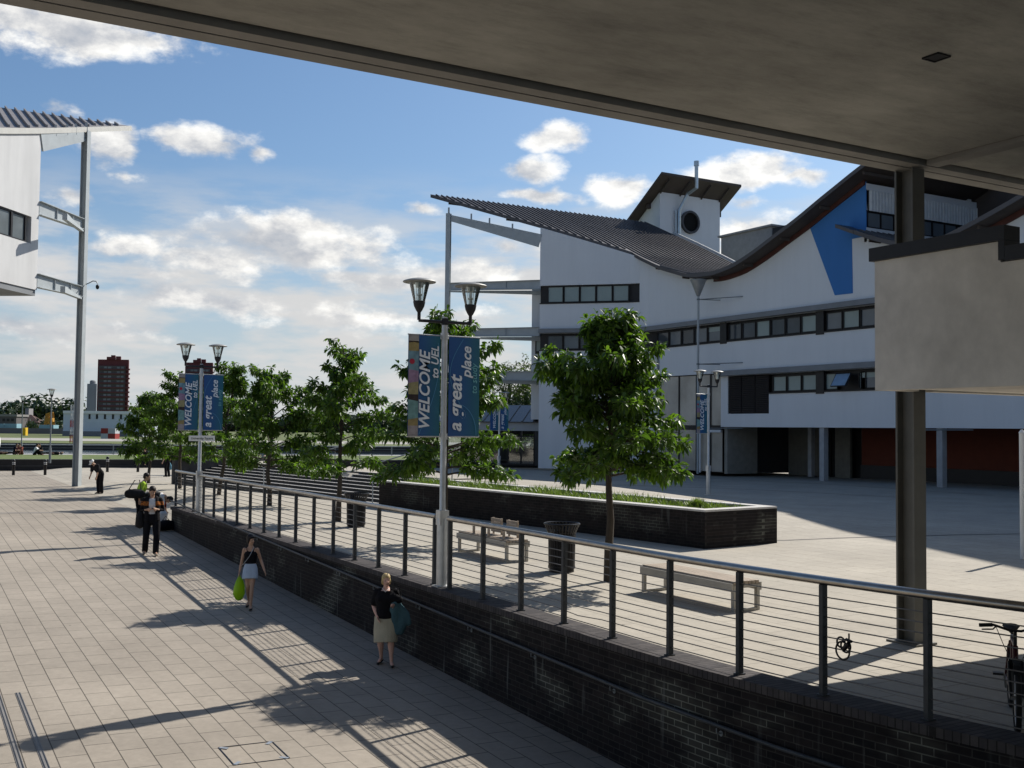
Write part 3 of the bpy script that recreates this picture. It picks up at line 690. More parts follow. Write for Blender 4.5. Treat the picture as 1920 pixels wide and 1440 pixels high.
def sheet_roof(parent, name, y0, y1, xf, xb, f, thick=.24, lift=.1, rib=.44, step=.5, off=None, xstart=None):
    """curved sheet z = f(Y) from front line xf(Y) to back line xb, with standing seams along Y"""
    ys = fr(y0, y1, step); vt = []; n = len(ys)
    top = []; bot = []
    for y in ys:
        a = xf(y); z = f(y)+lift
        top.append(((a, y, z+thick), (xb, y, z+thick))); bot.append(((a, y, z), (xb, y, z)))
    g = MB()
    V = [p for pr in top for p in pr] + [p for pr in bot for p in pr]; F = []
    for i in range(n-1):
        a = 2*i; b_ = 2*n+2*i
        F += [(a, a+1, a+3, a+2), (a, a+2, b_+2, b_), (a+1, b_+1, b_+3, a+3)]
    F += [(0, 2*n, 2*n+1, 1), (2*n-2, 2*n-1, 4*n-1, 4*n-2)]
    g.add(V, F)
    x = math.floor(min(xf(y) for y in ys)/rib)*rib
    while x < xb:
        run = [y for y in ys if xf(y) < x-.05]
        if run and run[0] > ys[0]+.01:
            lo_, hi_ = run[0]-step, run[0]
            for _ in range(20):
                md = (lo_+hi_)/2
                if xf(md) < x-.04: hi_ = md
                else: lo_ = md
            run = [hi_-.04] + run
        if len(run) > 1:
            for i in range(len(run)-1):
                if run[i+1]-run[i] > step*1.6: continue
                ya, yb = run[i], run[i+1]; za, zb = f(ya)+lift+thick, f(yb)+lift+thick
                g.add([(x-.04, ya, za-.01), (x+.04, ya, za-.01), (x+.03, ya, za+.085), (x-.03, ya, za+.085), (x-.04, yb, zb-.01), (x+.04, yb, zb-.01), (x+.03, yb, zb+.085), (x-.03, yb, zb+.085)], [(1, 0, 4, 5)[::-1], (2, 1, 5, 6)[::-1], (3, 2, 6, 7)[::-1], (0, 3, 7, 4)[::-1], (0, 1, 2, 3)[::-1], (4, 5, 6, 7)])
        x += rib
    r = g.build(name, ZINC, parent, world=True)
    g = MB(); V = [p for pr in bot for p in pr]; V = [(a+(.02 if i % 2 == 0 else -.02), b_, c-.004) for i, (a, b_, c) in enumerate(V)]
    F = [(2*i, 2*i+2, 2*i+3, 2*i+1) for i in range(n-1)]; g.add(V, F)
    # purlins under the sheet
    for y in fr(y0+.8, y1-.8, 3.2):
        a = xf(y)+.3
        g.beam((a, y, f(y)+lift-.09), (min(xb-.2, a+2.6), y, f(y)+lift-.09), .1, .16)
    u = g.build('soffit', ROOFUNDER, r)
    for v_ in u.data.vertices: v_.co -= Vector(parent.location)
    return r
mbld = thing('white_building', 'large white rendered building with grey wave roof, strip windows and blue wall panel', 'building', (45.1, 45, 0))
xf1 = lambda y: min(43.95 + max(0, y-50)*.06, 45.55-(y-60)*1.03)
sheet_roof(mbld, 'roof', 38.8, 71.35, xf1, 54., f1)
sheet_roof(mbld, 'roof', 38.8, 46, lambda y: 54.01, 62., f1, rib=.5)
xf2 = lambda y: 43.95
sheet_roof(mbld, 'roof', 22, 40.0, xf2, 54., f2)
g = MB(); ys = fr(40.02, 41.3, .3)                                       # lip of the second roof running past the blue panel
for i in range(len(ys)-1):
    za, zb = f2(ys[i])+.1, f2(ys[i+1])+.1
    g.prism([(43.95, ys[i], za), (45.05, ys[i], za), (45.05, ys[i], za+.2), (43.95, ys[i], za+.2)], (0, ys[i+1]-ys[i], zb-za))
g.build('roof', ZINC, mbld, world=True)
g = MB(); ys = fr(57, 71.3, .5)                                         # bright flashing along the back edge of the sheet
for y0, y1 in zip(fr(50, 68, .6)[:-1], fr(50, 68, .6)[1:]): g.beam((54.03, y0, f1(y0)+.45), (54.03, y1, f1(y1)+.45), .09, .24)
g.build('flashing', ROOFEDGE, mbld, world=True)
path = [(45.1, y) for y in fr(20, 58.5, .5)] + [(45.03, 59.3), (44.8, 60.1), (44.4, 60.75)]
c0, c1 = Vector((44.4, 60.75)), Vector((39.75, 65.25))
path += [tuple(c0 + (c1-c0)*(i/12)) for i in range(1, 13)]
def wallstrip(pts, z0, z1, th=.3, out=0.):
    g = MB(); n = len(pts); ring = []
    for i, p in enumerate(pts):
        a = Vector(pts[max(0, i-1)]); b_ = Vector(pts[min(n-1, i+1)]); t = (b_-a).normalized(); nr = Vector((-t.y, t.x))    # outwards (towards -X)
        P = Vector(p)+nr*out; q = P - nr*th
        u = z0(p) if callable(z0) else z0; w = z1(p) if callable(z1) else z1
        ring.append([(P.x, P.y, u), (P.x, P.y, w), (q.x, q.y, w), (q.x, q.y, u)])
    V = [v for r in ring for v in r]; F = []
    for i in range(n-1):
        for k in range(4): F.append((4*i+k, 4*i+(k+1) % 4, 4*i+4+(k+1) % 4, 4*i+4+k)[::-1])
    F += [(0, 1, 2, 3), tuple(4*(n-1)+k for k in (3, 2, 1, 0))]
    return g.add(V, F)
def sub(ya, yb): # straight portion, exact ends
    return [(45.1, ya)] + [p for p in path if p[0] == 45.1 and ya+.05 < p[1] < yb-.05] + [(45.1, yb)]
curve = [p for p in path if p[1] >= 58.2]
topz = lambda p: (f1(p[1]) if p[1] > 40.15 else f2(p[1])) + .02
def wpart(mb, m=WHITE, name='wall'): return mb.build(name, m, mbld, world=True)
wpart(wallstrip(sub(20, 47.6), 2.95, 5.0)); wpart(wallstrip(sub(47.6, 51.25), 2.95, 3.77)); wpart(wallstrip(sub(51.25, 51.9), 2.95, 6.14))
wpart(wallstrip(sub(20, 51.9), 6.14, 8.35)); wpart(wallstrip(sub(51.9, 58.2), 6.36, 8.35)); wpart(wallstrip(curve, -.1, 8.35))
wpart(wallstrip(sub(20, 40.15), 9.55, topz)); wpart(wallstrip(sub(40.15, 58.5), 9.55, topz))
wpart(wallstrip(curve, 9.55, 11.72)); wpart(wallstrip(curve, 13.0, lambda p: f1(p[1])+.2))
lo = [p for p in curve if p[1] < 60.2]; wpart(wallstrip(lo, 11.72, 13.0))
wpart(wallstrip(path, 8.35, 9.55, .05, -.28), DARK, 'window_backing'); wpart(wallstrip(sub(20, 51.25), 3.77, 6.14, .05, -.28), DARK, 'window_backing'); wpart(wallstrip([p for p in curve if p[1] >= 60], 11.72, 13.0, .05, -.28), DARK, 'window_backing')
# grey sun shelves above the strip windows
wpart(wallstrip(path, 9.56, 9.86, .5, .42), GREYSLAB, 'sun_shelf'); wpart(wallstrip(sub(20, 52.05), 6.15, 6.47, .42, .41), GREYSLAB, 'sun_shelf')
wpart(wallstrip(path, 8.29, 8.37, .2, .06), DARK, 'sill'); wpart(wallstrip(sub(20, 47.6), 4.94, 5.02, .2, .06), DARK, 'sill'); wpart(wallstrip([p for p in curve if p[1] >= 60], 11.66, 11.74, .2, .06), DARK, 'sill')
# red-brown fascia tucked under the rising wave
wpart(wallstrip(sub(40.2, 52.5), lambda p: f1(p[1])-.17, lambda p: f1(p[1])+.09, .1, .12), REDBROWN, 'fascia'); wpart(wallstrip(sub(22, 36.), lambda p: f2(p[1])-.2, lambda p: f2(p[1])+.09, .1, .12), REDBROWN, 'fascia')
g = MB(); g.prism([(45.085, 42.4, 10.32), (45.085, 41.1, 10.30), (45.085, 41.15, 13.3), (45.085, 40.16, 13.3)] + [(45.085, y_, f1(y_)-.02) for y_ in fr(40.16, 44.3, .4)], (.05, 0, 0)); wpart(g, BLUEW, 'blue_panel')
g = MB(); g.prism([(44.3, 30.3, 14.2), (44.3, 30.3, 19.2), (44.3, 24.5, 21.2), (44.3, 20, 23.2), (44.3, 6, 23.2), (44.3, 6, 14.2)], (9.5, 0, 0)); g.b2((45.1, 6, -.1), (53.8, 19.9, 14.19)); wpart(g, WHITE, 'shadow_block')  # unseen upper block, added to cast the wide shadow on the square
g = MB(); g.prism([(54.3, 42.3, 0), (54.3, 42.3, 25.6), (54.3, 34, 28.2), (54.3, 28, 28.2), (54.3, 28, 0)][::-1], (7, 0, 0)); wpart(g, ROOFUNDER, 'rear_shadow_block')  # second unseen block, added behind to close the lit gap in that shadow
# windows
def pane_m(k): return [mat('pane_dark', (.055, .065, .075), .06, 0, .2, .7), mat('pane_mid', (.13, .15, .165), .08, 0, .15, .7), mat('pane_blind', (.24, .30, .29), .12, 0, .08, .7)][k]
def window(x, y, ang, z0, z1, wd, k, blind=0.):
    """ang: direction of the wall tangent"""
    t = Vector((math.cos(ang), math.sin(ang))); nr = Vector((-t.y, t.x))
    c_ = Vector((x, y)) - nr*.12
    g = MB(); h = z1-z0; f = .045
    for s_ in (-1, 1): q = c_ + t*(s_*(wd/2-f/2)); g.box((q.x, q.y, (z0+z1)/2), (f, .1, h), ang)
    for zc in (z0+f/2, z1-f/2): g.box((c_.x, c_.y, zc), (wd-2*f-.002, .1, f), ang)
    w = g.build('window', DARK, mbld, world=True)
    q = c_ - nr*.03; g = MB(); g.box((q.x, q.y, (z0+z1)/2), (wd-2*f-.004, .02, h-2*f-.004), ang)
    o = g.build('pane', pane_m(k), w)
    for v_ in o.data.vertices: v_.co -= Vector(mbld.location)
    if blind:
        q = c_ - nr*.015; g = MB(); g.box((q.x, q.y, z1-f-(h*blind)/2), (wd-2*f-.006, .008, h*blind), ang)
        o = g.build('blind', pane_m(2), w)
        for v_ in o.data.vertices: v_.co -= Vector(mbld.location)
random.seed(3)
piers = [51.65, 43.5, 35.4, 27.3]
for zb, zt, ytop in ((8.42, 9.40, 58.6), (5.07, 5.98, 47.4)):
    edges = [ytop] + [p for p in piers if p < ytop-1]
    for i in range(len(edges)):
        a = edges[i] - (.33 if i else 0); b_ = (edges[i+1] if i+1 < len(edges) else 24) + .33
        if a < 27: break
        n = max(1, round((a-b_)/1.24)); w_ = (a-b_)/n
        for k in range(n):
            yc = a - w_*(k+.5)
            if zb < 6 and 40.3 < yc < 43.2: continue
            r = random.random(); kk = 0 if r < .45 else (1 if r < .8 else 2)
            if zb < 6: kk = 2 if r < .7 else 1
            window(45.1, yc, PI/2, zb, zt, w_-.07, kk, .3 if (kk < 2 and r > .62) else 0)
    for p_ in piers:
        if p_ < ytop: g = MB(); g.b2((45.05, p_-.3, zb-.22), (45.2, p_+.3, zt+.13)); wpart(g, DARK, 'window_pier')
# the one casement that stands open
window(45.1, 42.75, PI/2, 5.07, 5.98, .9, 2); window(45.1, 40.55, PI/2, 5.07, 5.98, .5, 2)
g = MB(); g.beam((45.0, 41.65, 5.93), (44.55, 41.65, 5.2), 1.15, .05, (0, 0, 1)); w_ = g.build('window', DARK, mbld, world=True)
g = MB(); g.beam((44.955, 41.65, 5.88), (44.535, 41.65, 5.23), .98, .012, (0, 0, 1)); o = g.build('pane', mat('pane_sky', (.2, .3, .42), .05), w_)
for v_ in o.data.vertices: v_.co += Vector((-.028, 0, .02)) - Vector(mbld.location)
# 45 degree wing
cd = (c1-c0).normalized(); ca = math.atan2(cd.y, cd.x)
for k in range(5):
    q = c0 + cd*(.62+k*1.18); window(q.x, q.y, ca, 11.78, 12.92, 1.12, 2 if k > 0 else 2, 0)
    q2 = c0 + cd*(.62+k*1.18); window(q2.x, q2.y, ca, 8.42, 9.4, 1.12, 1 if k % 2 else 0, 0)
# louvred panel
lv = MB()
for k in range(3):
    lv.b2((45.12, 47.65+k*1.2, 3.8), (45.2, 48.77+k*1.2, 6.12))
    for j in range(20): lv.box((45.10, 48.21+k*1.2, 3.87+j*.115), (.09, 1.06, .02), 0, (.6, 'Y'))
wpart(lv, mat('louvre_dark', (.022, .018, .018), .6, 0, .1), 'louvre')
# lobby recess behind the downpipe mast
g = MB(); g.b2((45.38, 51.6, 0), (47.9, 51.88, 6.36)); wpart(g, mat('return_wall', (.26, .25, .22), .8), 'wall'); g = MB(); g.b2((45.4, 58.25, 0), (47.9, 58.5, 6.36)); wpart(g)
g = MB(); g.b2((45.42, 51.95, 6.37), (48.4, 58.2, 6.47)); wpart(g, DARK, 'lobby_ceiling')
GL2 = mat('lobby_glass', (.40, .37, .32), .12, 0, .35, .35)
g = MB()
for k, (a, b_) in enumerate(((51.95, 53.0), (53.05, 54.4), (54.45, 56.2), (56.25, 58.15))):
    g.b2((45.26, a, .1), (45.29, b_, 2.75)); g.b2((45.26, a, 3.05), (45.29, b_, 6.3))
lg = wpart(g, GL2, 'lobby_glazing')
g = MB()
for yy in (53.02, 54.42, 56.22): g.b2((45.19, yy-.045, 0), (45.30, yy+.045, 6.35))
g.b2((45.195, 51.95, 2.78), (45.298, 58.2, 3.02)); wpart(g, DARK, 'mullion')
g = MB(); g.b2((45.10, 51.95, 2.6), (45.18, 54.0, 2.77)); g.b2((45.11, 53.9, 0), (45.17, 54.0, 2.6)); wpart(g, WHITE, 'door_surround')
# arcade under the box: dark floor, soffit, columns, back walls
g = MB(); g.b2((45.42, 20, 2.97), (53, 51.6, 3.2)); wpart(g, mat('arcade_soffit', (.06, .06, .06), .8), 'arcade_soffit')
CONC = mat('arcade_column', (.34, .35, .36), .8, 0, .1)
for yy in (43.5, 35.65, 27.8, 22.): g = MB(); g.b2((45.2, yy-.17, -.1), (45.54, yy+.17, 2.96)); wpart(g, CONC, 'column')
for yy in (48.5,): g = MB(); g.b2((49.35, yy-.15, -.1), (49.65, yy+.15, 2.96)); wpart(g, CONC, 'column')
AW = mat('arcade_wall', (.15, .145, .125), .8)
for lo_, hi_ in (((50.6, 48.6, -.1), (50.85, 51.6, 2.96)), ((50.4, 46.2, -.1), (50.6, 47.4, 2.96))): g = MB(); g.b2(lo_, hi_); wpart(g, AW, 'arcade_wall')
g = MB(); g.b2((50.9, 45.2, -.1), (51.1, 48.6, 2.96)); wpart(g, mat('arcade_glass', (.02, .02, .02), .06), 'arcade_glazing')
for yy in (45.6, 47.6, 48.2): g = MB(); g.b2((50.82, yy-.04, 0), (50.898, yy+.04, 2.7)); wpart(g, DARK, 'door_frame')
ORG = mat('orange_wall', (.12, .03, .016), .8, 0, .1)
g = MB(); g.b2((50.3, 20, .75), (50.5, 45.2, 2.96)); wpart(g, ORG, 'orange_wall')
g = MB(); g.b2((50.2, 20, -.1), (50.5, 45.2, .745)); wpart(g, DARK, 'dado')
g = MB(); g.b2((50.24, 33.4, 1.25), (50.297, 33.65, 1.6)); wpart(g, mat('white_plate', (.6, .6, .58), .6), 'wall_plate')
# body behind the facade
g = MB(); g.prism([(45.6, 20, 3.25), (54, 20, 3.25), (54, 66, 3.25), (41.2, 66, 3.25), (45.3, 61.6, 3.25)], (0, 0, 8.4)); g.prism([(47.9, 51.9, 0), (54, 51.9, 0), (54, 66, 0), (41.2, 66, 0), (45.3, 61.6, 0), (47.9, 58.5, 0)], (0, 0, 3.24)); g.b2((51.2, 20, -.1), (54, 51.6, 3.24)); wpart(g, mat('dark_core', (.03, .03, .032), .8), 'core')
for (ya, yb, ff) in ((40.2, 64.8, f1), (22, 40.0, f2)):                  # gable infill under the sheet, well behind the facade
    g = MB(); ys = fr(ya, yb, .8)
    g.prism([(53.6, ya, 11.66)] + [(53.6, y, ff(y)+.05) for y in ys] + [(53.6, yb, 11.66)], (.3, 0, 0)); wpart(g, WHITE, 'back_wall')
# clerestory face of the step between the two roofs (faces -Y)
g = MB(); n = 66
for k in range(n):
    xa = 45.4+k*16.2/n; w_ = 16.2/n; g.prism([(xa, 40.2, 14.72), (xa+w_*.2, 40.09, 14.72), (xa+w_*.5, 40.09, 14.72), (xa+w_*.7, 40.2, 14.72), (xa+w_, 40.2, 14.72), (xa+w_, 40.24, 14.72), (xa, 40.24, 14.72)], (0, 0, 1.13))
wpart(g, mat('corrugated_white', (.62, .64, .65), .5, .1, .08), 'corrugated_panel')
g = MB(); g.b2((45.1, 40.15, 15.853), (61.6, 40.3, 16.2)); g.b2((45.1, 40.12, 13.0), (61.6, 40.3, 13.78)); wpart(g)
g = MB(); g.b2((45.1, 40.2, 13.78), (61.6, 40.28, 14.72)); g.b2((45.1, 40.14, 14.66), (61.6, 40.19, 14.718))
for k in range(16): g.b2((45.14+k*1.05, 40.13, 13.785), (45.22+k*1.05, 40.198, 14.655))
wpart(g, DARK, 'clerestory_frame')
g = MB()
for k in range(15): g.b2((45.25+k*1.05, 40.17, 13.86), (46.15+k*1.05, 40.195, 14.6))
wpart(g, pane_m(1), 'pane')
# stub of wall set back beyond the wing's corner, with its own small window
nrm = Vector((cd.y, -cd.x)); a = c1 + nrm*1.6 + cd*.0; b_ = a + cd*.95 + nrm*0
g = MB(); strip_wall(g, Vector((a.x, a.y)), Vector((b_.x+0, b_.y)), 3., 3.4, 13.2, nrm); wpart(g)
g = MB(); q = a + cd*.35 - nrm*.03; g.box((q.x, q.y, 8.95), (.62, .06, 1.5), ca); wf = wpart(g, DARK, 'window')
g = MB(); q = a + cd*.33 - nrm*.07; g.box((q.x, q.y, 9.0), (.44, .03, 1.2), ca); o = g.build('pane', pane_m(2), wf)
for v_ in o.data.vertices: v_.co -= Vector(mbld.location)
for zc in (6.6, 9.62):
    g = MB(); q = a + cd*.3 - nrm*.5
    g.prism([(q.x+cd.x*1.3, q.y+cd.y*1.3, zc-.05), (q.x-cd.x*.8, q.y-cd.y*.8, zc-.25), (q.x-cd.x*.8+nrm.x, q.y-cd.y*.8+nrm.y, zc+.15), (q.x+cd.x*1.3+nrm.x, q.y+cd.y*1.3+nrm.y, zc+.1)], (0, 0, .06)); wpart(g, GREYSLAB, 'sun_shelf')
# steel mast and tie beams at the end of the wing
ms = Vector((34.75, 70.05))
def mast_frame(parent, wall_xy, ms, zs, top, gz_, zlast):
    g = MB(); d = (ms-wall_xy).normalized(); n_ = Vector((-d.y, d.x))
    g.beam((ms.x-n_.x*.15, ms.y-n_.y*.15, gz_), (ms.x-n_.x*.15, ms.y-n_.y*.15, top), .34, .03, (n_.x, n_.y, 0)); g.beam((ms.x+n_.x*.15, ms.y+n_.y*.15, gz_), (ms.x+n_.x*.15, ms.y+n_.y*.15, top), .34, .03, (n_.x, n_.y, 0)); g.beam((ms.x, ms.y, gz_), (ms.x, ms.y, top), .03, .268, (n_.x, n_.y, 0))
    g.beam((ms.x, ms.y, top), (ms.x, ms.y, top+.45), .1, .1); g.build('mast', PALESTEEL, parent, world=True)
    e = ms - d*.19
    for z in zs:
        g = MB(); w = wall_xy
        for s_ in (-1, 1): g.beam((w.x+n_.x*.0, w.y+n_.y*0, z+s_*.32), (e.x, e.y, z+s_*.26), .3, .03)
        g.beam((w.x, w.y, z), (e.x, e.y, z), .03, .60, h2=.5)
        for f_ in (.37, .74): q = w+(e-w)*f_; g.box((q.x, q.y, z), (.02, .2, .56), math.atan2(d.y, d.x))
        g.build('tie_beam', PALESTEEL, parent, world=True)
        g = MB(); w2 = w - n_*1.3; g.beam((w2.x, w2.y, z-.42), (e.x, e.y, z-.36), .22, .3, h2=.08); g.build('tie_beam', PALESTEEL, parent, world=True)
    w = wall_xy; g = MB(); g.beam((w.x, w.y, zlast), (e.x, e.y, top-.35), .1, .95, h2=.45)
    for f_ in (.3, .55, .75): q = w+(ms-w)*f_; z = zlast+(top-.35-zlast)*f_; g.beam((q.x, q.y, z+.2), (q.x, q.y, z+.75), .09, .09)
    g.build('roof_beam', PALESTEEL, parent, world=True)
mast_frame(mbld, c1, ms, (13.08, 9.68, 6.5), 18.5, -.1, 16.25)
# rainwater mast with hopper at each valley of the roof
for (px_, py_, zt) in ((43.7, 52.45, 12.2), (43.7, 36.2, 11.6)):
    t = thing('downpipe_mast', 'tall grey downpipe mast with a conical hopper under the roof valley' if py_ > 40 else 'second downpipe mast, mostly hidden by the dark steel column', 'downpipe', (px_, py_, 0), 0, 'downpipe masts')
    g = MB(); g.lathe([(.075, 0), (.075, zt-.95)], n=14); autosmooth(g.build('pipe', PALESTEEL, t))
    g = MB(); g.lathe([(.08, zt-1.0), (.12, zt-.95), (.5, zt), (.52, zt), (.52, zt+.05)], n=20); autosmooth(g.build('hopper', mat('hopper_steel', (.3, .31, .31), .5, .4), t))
    for zz_ in (11.0, 6.9, 2.85):
        g = MB(); g.tube([(0, 0, zz_), (1.36, -2.6, zz_+.02)], .028, 8); g.tube([(0, 0, zz_), (1.36, -.5, zz_)], .028, 8); g.lathe([(.1, zz_-.05), (.1, zz_+.05)], n=12); g.build('tie_rod', STEEL, t)
# roof tower
TX0, TX1, TY, TZ = 54.6, 61.1, 70.5, 22.6
tw = MB(); sl = .66
tw.prism([(TX0, TY, 11), (TX0, TY+9, 11), (TX0, TY+9, TZ-9*sl), (TX0, TY, TZ)], (TX1-TX0, 0, 0)); two = wpart(tw, WHITE, 'roof_tower')
L_ = Vector(mbld.location)
def tpart(g, name, m):
    o = g.build(name, m, two)
    for v_ in o.data.vertices: v_.co -= L_
    return o
g = MB(); ya, yb = TY-1.5, TY+9.5
g.prism([(TX0-1., ya, TZ+1.5*sl+.06), (TX0-1., yb, TZ-9.5*sl+.06), (TX0-1., yb, TZ-9.5*sl+.26), (TX0-1., ya, TZ+1.5*sl+.26)], (TX1-TX0+2.1, 0, 0))
tpart(g, 'tower_roof', ROOFUNDER)
g = MB()
for xx in (TX0+.02, TX0+2.1, TX0+4.4, TX1-.1): g.beam((xx, TY-1.3, TZ+1.3*sl-.05), (xx, TY, TZ-.1), .08, .16)
g.b2((TX0-.35, TY+1.2, TZ-1.2), (TX0-.01, TY+1.5, TZ-.85)); g.b2((TX1+.01, TY+.4, TZ-1.3), (TX1+.5, TY+.7, TZ-.5)); tpart(g, 'roof_bracket', ROOFUNDER)
vx, vz = 57.75, 20.35
g = MB(); g.lathe([(.80, 0), (.98, .0), (.98, .22), (.80, .22), (.80, 0)], n=32, cap=False); g.v = [(vx+a, TY-.22+c_, vz+b_) for a, b_, c_ in g.v]; g.f = [f[::-1] for f in g.f]; autosmooth(tpart(g, 'round_vent', mat('vent_rim', (.06, .06, .065), .5, .3)))
g = MB(); g.lathe([(.79, 0), (.79, .02)], n=32); g.v = [(vx+a, TY-.03+c_*.5, vz+b_) for a, b_, c_ in g.v]; tpart(g, 'vent_opening', mat('vent_black', (.006, .006, .006), .9))
g = MB(); fx = 56.45
g.tube([(fx, TY-.25, 18.6), (fx, TY-.25, 21.2), (fx+.6, TY-.6, 22.6), (fx+.62, TY-1.72, 22.9), (fx+.62, TY-1.72, 25.0)], .16, 14); g.tube([(fx+.62, TY-1.72, 24.75), (fx+.62, TY-1.72, 25.15)], .22, 14)
g.tube([(fx-.3, TY-.2, 18.8), (fx-.3, TY-.2, 21.2)], .07, 8); autosmooth(tpart(g, 'flue', mat('flue_steel', (.42, .47, .5), .3, .7)))
g = MB(); g.b2((57.6, 60.5, 11.7), (62, 66.3, 18.4)); g.b2((57.4, 60.3, 18.403), (62.2, 66.5, 18.55)); wpart(g, mat('plant_room', (.28, .28, .28), .8, 0, .1), 'plant_room')
g = MB(); g.b2((57.2, 57.0, 17.2), (61.5, 60.0, 18.15)); g.b2((57.3, 57.2, 11.7), (61, 59.9, 17.2)); wpart(g, DARK, 'plant_box')
g = MB(); g.tube([(56.4, 61.5, 16.1), (56.4, 57.2, 16.6)], .22, 10); g.b2((56.2, 60.9, 11.7), (56.6, 61.3, 16.0)); wpart(g, mat('duct', (.3, .29, .27), .6, .2), 'duct')
# glazed entrance beyond the wing
en = thing('entrance_pavilion', 'low glazed entrance pavilion with dark frames and lean-to roof beside the white wing', 'entrance', (39, 69, 0))
e0 = Vector((40.75, 67.4)); ed = cd; eL = 7.4; enr = nrm
def ebox(g, s0, s1, t0, t1, z0, z1):
    a_ = e0+ed*s0+enr*t0; g.prism([(a_.x, a_.y, z0), *[(p_.x, p_.y, z0) for p_ in (a_+ed*(s1-s0), a_+ed*(s1-s0)+enr*(t1-t0), a_+enr*(t1-t0))]], (0, 0, z1-z0))
g = MB(); ebox(g, -1, eL, 0, .35, 2.55, 3.15); g.build('fascia', rendermat('grey_fascia', (.38, .4, .42), .08), en, world=True)
g = MB()
for s0 in (.0, 1.0, 2.0, 2.6, 4.1, 5.6, 7.2): ebox(g, s0, s0+.12, .06, .18, 0, 2.549)
ebox(g, -.8, eL, .08, .16, 2.1, 2.2); ebox(g, -.8, eL, .07, .17, 0, .12); g.build('door_frame', DARK, en, world=True)
g = MB()
for s0, s1 in ((.13, .99), (1.13, 1.99), (2.73, 4.09), (4.23, 5.59), (5.73, 7.19)): ebox(g, s0, s1, .11, .13, .13, 2.09)
g.build('glazing', glassmat('entrance_glass', (.75, .78, .78), .25), en, world=True)
g = MB(); ebox(g, -1.2, -.02, .0, .3, 0, 2.549); ebox(g, -1, eL, 4., 4.2, 0, 1.2); ebox(g, -1, eL, 4., 4.2, 2.3, 3.5); g.build('wall', mat('entrance_dark', (.05, .05, .05), .7), en, world=True)
g = MB()
for k in range(9):
    s0 = -1+k*1.0; a_ = e0+ed*s0-enr*.25; b_ = a_+ed*.9
    g.prism([(a_.x, a_.y, 3.16), (b_.x, b_.y, 3.16), (b_.x, b_.y, 3.22), (a_.x, a_.y, 3.22)], (enr.x*3.6, enr.y*3.6, 1.3))
    g.prism([(b_.x, b_.y, 3.15), (b_.x+ed.x*.1, b_.y+ed.y*.1, 3.15), (b_.x+ed.x*.1, b_.y+ed.y*.1, 3.28), (b_.x, b_.y, 3.28)], (enr.x*3.6, enr.y*3.6, 1.3))
g.build('lean_to_roof', mat('dark_glazed_roof', (.05, .055, .06), .15), en, world=True)
# ------------------------------------------------------------------ left building
lb = thing('left_building', 'white upper storeys of a building at far left with ribbed roof and steel mast', 'building', (4, 53, 0))
fl = profile([30, 45, 52, 54.87, 61.9, 66], [11.3, 13.4, 15.55, 16.55, 19.15, 20.6], 1.)
LM = Vector((7.95, 57.95)); lu = Vector((.59, .81)).normalized(); LC = Vector((5.5, 54.65)); ln = Vector((-lu.y, lu.x))
xback = -16.
# this sheet's front line lies at larger X, so mirror the roof builder: front at the right
def sheet_roof_r(parent, y0, y1, xf, xb, f, thick=.2, lift=.05, rib=.46):
    ys = fr(y0, y1, .5); n = len(ys); g = MB(); V = []
    for y in ys: V += [(xf(y), y, f(y)+lift+thick), (xb, y, f(y)+lift+thick)]
    for y in ys: V += [(xf(y), y, f(y)+lift), (xb, y, f(y)+lift)]
    F = []
    for i in range(n-1):
        a = 2*i; b_ = 2*n+2*i; F += [(a, a+2, a+3, a+1), (a, b_, b_+2, a+2), (b_, b_+1, b_+3, b_+2)]
    F += [(2*n-2, 4*n-2, 4*n-1, 2*n-1), (0, 1, 2*n+1, 2*n)]
    g.add(V, F); x = xb+.2
    while x < xf(y1):
        run = [y for y in ys if xf(y) > x+.05]
        for ya, yb in zip(run[:-1], run[1:]):
            za, zb = f(ya)+lift+thick, f(yb)+lift+thick
            g.add([(x-.035, ya, za-.01), (x+.035, ya, za-.01), (x+.035, ya, za+.13), (x-.035, ya, za+.13), (x-.035, yb, zb-.01), (x+.035, yb, zb-.01), (x+.035, yb, zb+.13), (x-.035, yb, zb+.13)], [(1, 0, 4, 5)[::-1], (2, 1, 5, 6)[::-1], (3, 2, 6, 7)[::-1], (0, 3, 7, 4)[::-1], (0, 1, 2, 3)[::-1], (4, 5, 6, 7)])
        x += rib
    r = g.build('roof', mat('left_roof_sheet', (.23, .215, .205), .5, .1, .12, 1), parent, world=True)
    g = MB()
    for ya, yb in zip(ys[:-1], ys[1:]): g.beam((xf(ya)+.02, ya, f(ya)+lift+.08), (xf(yb)+.02, yb, f(yb)+lift+.08), .1, .26)
    o = g.build('eaves_gutter', mat('gutter_cream', (.5, .49, .45), .5, 0, .05), r)
    for v_ in o.data.vertices: v_.co -= Vector(parent.location)
    return r
xfl = lambda y: 10.8-(61.9-y)*.728
sheet_roof_r(lb, 30, 61.9, xfl, xback, fl)
LW = rendermat('left_render', (.58, .58, .575), .14)
far_l = LC - lu*30
def lwall(s0, s1, z0, z1, name='wall', m=LW, th=.3, out=0.):
    g = MB(); pts = [LC - lu*(s0+(s1-s0)*i/12) - ln*out for i in range(13)]
    V = []; 
    for p_ in pts:
        q = p_ + ln*th; zt = z1(p_) if callable(z1) else z1
        V += [(p_.x, p_.y, z0), (p_.x, p_.y, zt), (q.x, q.y, zt), (q.x, q.y, z0)]
    F = []
    for i in range(12):
        for k in range(4): F.append((4*i+k, 4*i+(k+1) % 4, 4*i+4+(k+1) % 4, 4*i+4+k))
    F += [(3, 2, 1, 0), (48, 49, 50, 51)]
    return g.add(V, F).build(name, m, lb, world=True)
lz = lambda p_: fl(p_.y)+.03
